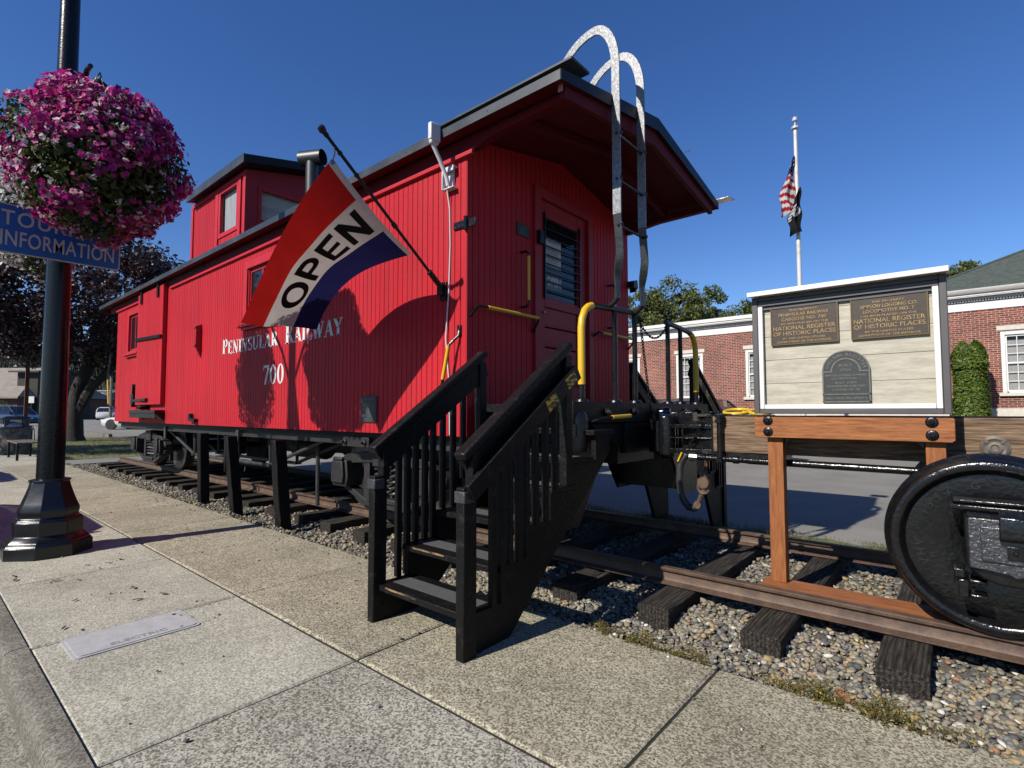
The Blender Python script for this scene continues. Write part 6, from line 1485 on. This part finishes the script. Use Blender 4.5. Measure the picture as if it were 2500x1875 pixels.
tree('dark purple-leaved plum tree on the lawn left of the caboose', (-25.9, .55, 0), 9, ((-.45, -.2, 6.4), (6.0, 6.0, 3.6)), [((0, 0, -.1), .50), ((.0, 0, .25), .36), ((.05, 0, 1.0), .31), ((.12, .05, 2.2), .25), ((.4, .35, 3.2), .26), ((.6, .6, 5.2), .17)], PLUM, BARK, 46000, .105,
     [[((.05, 0, 1.0), .24), ((.5, .45, 2.3), .19), ((1.2, 1.2, 3.4), .16), ((2.4, 2.4, 3.9), .15), ((3.8, 3.4, 4.1), .1)], [((.1, 0, 1.3), .25), ((-.5, -.5, 2.6), .2), ((-1.6, -1.4, 4.4), .14), ((-3, -2.6, 6), .08)], [((.3, .3, 3), .18), ((-.2, .8, 4.6), .12), ((-.6, 1.4, 6.5), .06)]], 'plum_tree', clumps=190, clr=.95)
tree('purple-leaved street tree standing at the kerb, its shade falling on the lawn', (-20.8, -5.6, -.17), 8, ((0, 0, 5.4), (3.6, 3.6, 2.7)), [((0, 0, -.1), .3), ((0, 0, 2.4), .2), ((.1, .1, 5), .1)], PLUM, BARK, 12000, .105, (), 'plum_tree', None, 60, .9)
GRN = leafmat('green_tree_leaves', [(0, (.12, .165, .035)), (.3, (.075, .12, .026)), (.55, (.16, .18, .04)), (.8, (.19, .19, .045)), (.95, (.28, .19, .05))], .3)
for i, (px_, dist, top, wd, lab) in enumerate(((1560, 40, 11.0, 3.0, 'green tree nearest the caboose above the brick building roof'), (1650, 42, 12.3, 3.4, 'tallest green tree above the flat brick building roof'), (1735, 44, 12.0, 3.4, 'rounded green tree between the tallest one and the sign cabinet'), (1835, 48, 12.6, 3.4, 'low dark tree top at the left edge of the sign cabinet'), (1480, 46, 10.5, 3.4, 'green tree hidden behind the caboose end'))):
    x_, y_ = carpx(px_, dist, 0)
    tree(lab, (x_, y_, 0), top, ((0, 0, top * .62), (wd, wd, top * .38)), [((0, 0, 0), .35), ((.1, 0, top * .4), .25), ((0, .1, top * .8), .08)], GRN, BARK, 15000, .13, (), 'broadleaf_tree', 'trees behind the brick building', 70, .85)
x_, y_ = carpx(2345, 30, 0); tree('green tree top showing behind the shingled hip roof', (x_, y_ + 3, 0), 8, ((0, 0, 7.7), (2.2, 2.0, 2.9)), [((0, 0, 0), .3), ((0, 0, 6), .1)], GRN, BARK, 12000, .12, (), 'broadleaf_tree', 'trees behind the brick building', 50, .7)
for (px_, dist, sz, lab) in ((268, 120, 2.6, 'small dark tree beside the brown hipped building'), (-5, 55, 1.3, 'low green shrub in front of the maroon building')):
    x_, y_ = carpx(px_, dist, 0); tree(lab, (x_, y_, .1), sz * 2, ((0, 0, sz), (sz * 1.2, sz * 1.2, sz)), [((0, 0, 0), .15), ((0, 0, sz), .08)], GRN, BARK, 4000, .2 if dist > 80 else .09, (), 'small_tree', None, 14, sz * .5)
# arborvitae against the building
av = thing('arborvitae', 'clipped columnar green evergreen against the brick wall', 'shrub', (3.33, 18.85, .02))
ARB = leafmat('arborvitae_sprays', [(0, (.12, .19, .02)), (.35, (.07, .125, .014)), (.65, (.16, .22, .025)), (.9, (.20, .25, .035))], .3)
n = 16000; hz_ = rng.random(n) * 3.45; th = rng.uniform(0, 2 * PI, n)
rad = .50 * np.where(hz_ > 2.6, np.sqrt(np.clip(1 - ((hz_ - 2.6) / .9) ** 2, 0.02, 1)), .92 + .08 * np.sin(hz_ * 2)) * (1 + .07 * np.sin(th * 5 + hz_ * 4)) * rng.uniform(.72, 1.03, n)
p = np.stack([3.33 + rad * np.cos(th), 18.85 + rad * np.sin(th), .05 + hz_ + .10 * np.sin(th * 2 + 1) * (hz_ > 2.8)], 1); d = np.stack([np.cos(th), np.sin(th), .5 + 0 * th], 1)
raw('foliage', leafquads(p, d, .04, .085, .4, .5), None, ARB, av)
mb = MB(); mb.tube([(3.33, 18.85, 0), (3.33, 18.85, 2.8)], [.08, .03], 8); mb.build('stem', BARK, av)

# ------------------------------------------------------------ brick building
def brickmat():
    m = bpy.data.materials.new('red_brick'); m.use_nodes = True; t = m.node_tree; L = t.links.new; p = t.nodes['Principled BSDF']; p.inputs['Roughness'].default_value = .85; p.inputs['Specular IOR Level'].default_value = .2
    geo = nd(t, 'ShaderNodeNewGeometry'); sp = nd(t, 'ShaderNodeSeparateXYZ'); L(geo.outputs['Position'], sp.inputs[0])
    ad = nd(t, 'ShaderNodeMath', operation='ADD'); L(sp.outputs[0], ad.inputs[0]); L(sp.outputs[1], ad.inputs[1])
    cb = nd(t, 'ShaderNodeCombineXYZ'); L(ad.outputs[0], cb.inputs[0]); L(sp.outputs[2], cb.inputs[1])
    b = nd(t, 'ShaderNodeTexBrick', Scale=1.0); b.inputs['Brick Width'].default_value = .215; b.inputs['Row Height'].default_value = .072; b.inputs['Mortar Size'].default_value = .0085; b.inputs['Mortar Smooth'].default_value = .2; b.inputs['Bias'].default_value = -.1
    b.squash = .52; b.squash_frequency = 6; b.offset = .5
    b.inputs['Color1'].default_value = (.20, .050, .034, 1); b.inputs['Color2'].default_value = (.075, .024, .022, 1); b.inputs['Mortar'].default_value = (.33, .26, .21, 1)
    L(cb.outputs[0], b.inputs['Vector'])
    no = nd(t, 'ShaderNodeTexNoise', Scale=.8, Detail=6.0); L(geo.outputs['Position'], no.inputs['Vector'])
    mr = nd(t, 'ShaderNodeMapRange'); mr.inputs[1].default_value = .3; mr.inputs[2].default_value = .7; mr.inputs[3].default_value = .78; mr.inputs[4].default_value = 1.18; L(no.outputs[0], mr.inputs[0])
    vm = nd(t, 'ShaderNodeVectorMath', operation='SCALE'); L(b.outputs[0], vm.inputs[0]); L(mr.outputs[0], vm.inputs['Scale']); L(vm.outputs[0], p.inputs['Base Color'])
    bp = nd(t, 'ShaderNodeBump', Strength=.6, Distance=.008); bp.invert = True; L(b.outputs['Fac'], bp.inputs['Height']); L(bp.outputs[0], p.inputs['Normal'])
    return m
BRICK = brickmat()
BY = 20.0
bb = thing('brick_building', 'red brick building with white cornice and tall sash windows', 'building', (-2, BY, 0))
wins = [-13.1, -9.9, -6.69, -3.49, -.28, 4.82, 8.0]
HW = .65
def wallrect(mb, x0, x1, z0, z1, holes, y0, y1):
    xs = sorted(set([x0, x1] + [h[0] for h in holes] + [h[1] for h in holes])); zs = sorted(set([z0, z1] + [h[2] for h in holes] + [h[3] for h in holes]))
    for a, b in zip(xs[:-1], xs[1:]):
        for c, d in zip(zs[:-1], zs[1:]):
            if any(h[0] - 1e-6 <= a and b <= h[1] + 1e-6 and h[2] - 1e-6 <= c and d <= h[3] + 1e-6 for h in holes): continue
            mb.add([(a, y0, c), (b, y0, c), (b, y0, d), (a, y0, d)], [(0, 1, 2, 3)])
mb = MB(); holes = [(x - HW, x + HW, 1.84, 3.94) for x in wins]
wallrect(mb, -16, 12, 1.33, 4.76, holes, BY, BY + .3)
mb.add([(-16, BY, 1.33), (-16, BY + 10, 1.33), (-16, BY + 10, 4.76), (-16, BY, 4.76)], [(0, 1, 2, 3)])
mb.add([(12, BY, 1.33), (12, BY + 10, 1.33), (12, BY + 10, 4.76), (12, BY, 4.76)], [(0, 1, 2, 3)])
mb.build('wall', BRICK, bb, smooth=False)
mb = MB(); mb.box(-16.05, 12.05, BY - .05, BY + 10, 0.0, 1.02); mb.box(-16.06, 12.06, BY - .075, BY + 10, 1.025, 1.33); mb.build('stone_base', STONE, bb, bevel=.01)
mb = MB(); mb.box(-16.02, 12.02, BY - .03, BY + 10, 4.762, 5.04); mb.build('frieze', WHITE, bb)
mb = MB()
x = -15.9
while x < 12: mb.box(x, x + .050, BY - .09, BY - .031, 5.065, 5.13); x += .075
tag(mb.build('dentils', WHITE, bb, smooth=False), kind='stuff')
mb = MB(); mb.box(-16.1, 12.1, BY - .06, BY + 10, 5.132, 5.20); mb.box(-16.2, 12.2, BY - .26, BY + 10, 5.202, 5.235); mb.box(-16.3, 2.0, BY - .32, BY + 10, 5.31, 5.47); mb.box(-16.25, 12.25, BY - .28, BY + 10, 5.236, 5.309); mb.prism([(BY - .33, 5.31), (BY - .42, 5.40), (BY - .44, 5.46), (BY - .2, 5.46), (BY - .2, 5.31)], 'x', 1.7, 12.4); mb.build('cornice', WHITE, bb, bevel=.008)
SHING = M('green_grey_shingles', (.085, .105, .09), .9, c2=(.05, .065, .055), vs=2, stretch=(2.2, 2.2, 12), vr=(.35, .65), fine=(6, .35), bump=(8, .5, .02))
hx0, hx1, hy0, hy1, pt = 1.6, 12.5, BY - .42, BY + 10.4, .52
hd = (hy1 - hy0) / 2
mb = MB(); mb.add([(hx0, hy0, 5.462), (hx1, hy0, 5.462), (hx1, hy1, 5.462), (hx0, hy1, 5.462), (hx0 + hd, hy0 + hd, 5.462 + pt * hd), (hx1 - hd + .1, hy0 + hd, 5.462 + pt * hd)], [(0, 1, 5, 4), (1, 2, 5), (2, 3, 4, 5), (3, 0, 4), (3, 2, 1, 0)])
zz = 5.5
rfb = mb.build('hip_roof', SHING, bb, smooth=False)
mb = MB()
for k in range(26):   # shingle courses on the front slope, thin steps
    a = k * .2; b = a + .215
    if b > hd: break
    xa, xb = hx0 + a, hx1 - a
    mb.add([(xa, hy0 + a, 5.462 + pt * a + .022), (xb, hy0 + a, 5.462 + pt * a + .022), (xb - .2, hy0 + b, 5.462 + pt * b + .004), (xa + .2, hy0 + b, 5.462 + pt * b + .004), (xa, hy0 + a, 5.462 + pt * a), (xb, hy0 + a, 5.462 + pt * a)], [(0, 1, 2, 3), (4, 5, 1, 0)])
mb.build('shingle_courses', SHING, rfb, smooth=False)
mb = MB(); mb.tube([(hx0, hy0, 5.48), (hx0 + hd, hy0 + hd, 5.48 + pt * hd)], .06, 6); mb.build('hip_cap', SHING, rfb)
BLIND = M('white_blinds', (.62, .62, .60), .7)
for xc in wins:
    w = thing('sash_window', None, None, (0, 0, 0)); 
    m = MB(); y = BY
    m.box(xc - HW, xc - HW + .11, y + .0, y + .12, 1.86, 3.94); m.box(xc + HW - .11, xc + HW, y + .0, y + .12, 1.86, 3.94); m.box(xc - HW + .11, xc + HW - .11, y + .0, y + .12, 3.83, 3.94)
    bpy.data.objects.remove(w)
    wo = m.build('window', WHITE, bb, bevel=.006)
    m = MB(); m.box(xc - .74, xc + .74, y - .03, y + .05, 3.985, 4.145); m.build('lintel', STONE, wo, bevel=.006)
    m = MB(); m.box(xc - .74, xc + .74, y - .10, y + .12, 1.745, 1.855); m.build('sill', STONE, wo, bevel=.006)
    m = MB(); xa, xb = xc - HW + .11, xc + HW - .11
    for a, b, c, d in ((xa, xa + .05, 1.9, 3.82), (xb - .05, xb, 1.9, 3.82), (xa + .05, xb - .05, 1.86, 1.95), (xa + .05, xb - .05, 2.84, 2.90), (xa + .05, xb - .05, 3.77, 3.82)): m.box(a, b, y + .05, y + .09, c, d)
    for k in range(1, 4): xm = xa + .05 + (xb - xa - .1) * k / 4; m.box(xm - .011, xm + .011, y + .055, y + .085, 1.95, 3.77)
    for zz in (2.25, 2.55, 3.19, 3.48): m.box(xa + .05, xb - .05, y + .057, y + .083, zz - .011, zz + .011)
    m.build('sash', WHITE, wo)
    m = MB(); m.box(xa + .05, xb - .05, y + .072, y + .076, 1.95, 3.77); m.build('pane', GLASSB, wo)
    m = MB(); zz = 1.95
    m.box(xa, xb, y + .13, y + .14, 1.9, 3.64); m.build('blind', BLIND, wo)
    m = MB(); m.box(xa, xb, y + .16, y + .18, 1.86, 3.9); m.build('dark_room', DARKIN, wo)

# ------------------------------------------------------------ tall flagpole in front of the brick building
FY = 16.0; FX = -1.085
fp = thing('flagpole', 'tall white flagpole in front of the brick building', 'flagpole', (FX, FY, -.2))
POLEW = M('weathered_white_pole', (.68, .66, .62), .5, c2=(.5, .46, .38), vs=5, vr=(.5, .75))
mb = MB(); mb.tube([(FX, FY, -.2), (FX, FY, 11.25)], [.085, .06], 14); mb.build('pole', POLEW, fp)
mb = MB(); mb.lathe([(.05, 11.25), (.13, 11.28), (.12, 11.36), (.03, 11.42), (.03, 11.52), (.09, 11.56), (.10, 11.62), (.07, 11.70), (.0, 11.73)], (FX, FY, 0), 'z', 16); mb.build('finial', M('pale_finial', (.45, .5, .55), .4), fp)
def hang(name, label, z0, z1, wid, side_, cols, spread, cat='flag'):
    """a limp flag folded along its length: z0 bottom, z1 top"""
    m = MB(); nu, nv = 40, 26
    dirv = (Vector((-r.x, -r.y, 0)) * side_).normalized(); nrm = Vector((-f.x, -f.y, 0)).normalized()
    base = Vector((FX, FY, 0)) + dirv * .08
    def P(a, b):       # a down the fly fold, b across
        z = z1 - (z1 - z0) * a
        w_ = spread(a) * wid
        p = base + dirv * w_ * b + nrm * (.12 * math.sin(b * 9 + a * 4) * b + .06 * math.sin(a * 13 + b * 4)); p.z = z - .5 * b * b * wid
        return p
    for i in range(nu):
        for j in range(nv):
            a, b = (i + .5) / nu, (j + .5) / nv
            m.add([P(i / nu, j / nv), P((i + 1) / nu, j / nv), P((i + 1) / nu, (j + 1) / nv), P(i / nu, (j + 1) / nv)], [(0, 1, 2, 3)], cols(a, b))
    mats = [clothmat('flag_red', (.42, .02, .03)), clothmat('flag_white', (.68, .67, .66)), clothmat('flag_blue', (.02, .03, .12)), clothmat('flag_black', (.014, .014, .016))]
    o = m.build(name, mats, fix=False)
    bm = bmesh.new(); bm.from_mesh(o.data); bmesh.ops.remove_doubles(bm, verts=bm.verts[:], dist=1e-5); bm.to_mesh(o.data); bm.free()
    o.data.polygons.foreach_set('use_smooth', [True] * len(o.data.polygons))
    tag(o, label, cat, 'flags on the tall flagpole')
    return o
def us(a, b):
    if a < .30: return 1 if (int(a * 60) % 4 == 1 and int(b * 9 + a * 20) % 3 == 1) else 2
    k = int((a - .30) * 15 + b * 2.2); return k % 2
hang('american_flag', 'limp stars and stripes flag high on the flagpole', 8.25, 10.3, .40, 1, us, lambda a: .15 + 1.1 * min(1, a * 1.6))
def pow_(a, b):
    if .36 < a < .66:
        if (a - .52) ** 2 / .012 + (b - .45) ** 2 / .10 < 1 and not ((a - .50) ** 2 / .005 + (b - .50) ** 2 / .03 < 1): return 1
    if .33 < a < .66 and .78 < b < .93 and int(a * 40) % 3 != 0: return 1
    return 3
o = hang('black_flag', 'black flag with a white emblem hanging lower on the flagpole', 7.5, 9.1, .42, .55, pow_, lambda a: .3 + .7 * min(1, a * 1.8))
o.location = Vector((-f.x, -f.y, 0)).normalized() * .16 + Vector((r.x, r.y, 0)) * .12

# ------------------------------------------------------------ wooded hill far left
HILLM = M('wooded_hill', (.030, .052, .026), .95, c2=(.012, .022, .012), vs=.055, vr=(.38, .62), fine=(.3, .45), bump=(.08, 1, 6))
mb = MB(); fx, fy = f.x, f.y
def HP(a, b):
    px_ = -900 + 1500 * a; dist = 420 + 420 * b
    x_, y_ = carpx(px_, dist, 0)
    top = 88 + 10 * math.sin(a * 9) + 6 * math.sin(a * 23 + 1)
    z = top * math.sin(min(1, b * 1.3) * PI / 2)
    z += 2.2 * math.sin(a * 300) * b + 1.6 * math.sin(a * 733 + b * 40) * b
    return (x_, y_, z)
mb.grid(HP, 220, 24); structure('hill', mb, HILLM)
n = 6000; a_ = rng.random(n); b_ = rng.uniform(.05, .85, n)
vs = []
for q, w_ in zip(a_, b_):
    x_, y_, z_ = HP(q, w_); h_ = random.uniform(6, 13); s_ = h_ * .22; an_ = random.uniform(0, 2)
    for k in range(4):
        q0, q1 = an_ + k * PI / 2, an_ + (k + 1) * PI / 2
        vs += [(x_ + s_ * math.cos(q0), y_ + s_ * math.sin(q0), z_ - 1), (x_ + s_ * math.cos(q1), y_ + s_ * math.sin(q1), z_ - 1), (x_, y_, z_ + h_)]
tag(raw('forest', np.array(vs), None, HILLM, nper=3), 'dark conifer forest covering the far hillside', 'forest', kind='stuff')
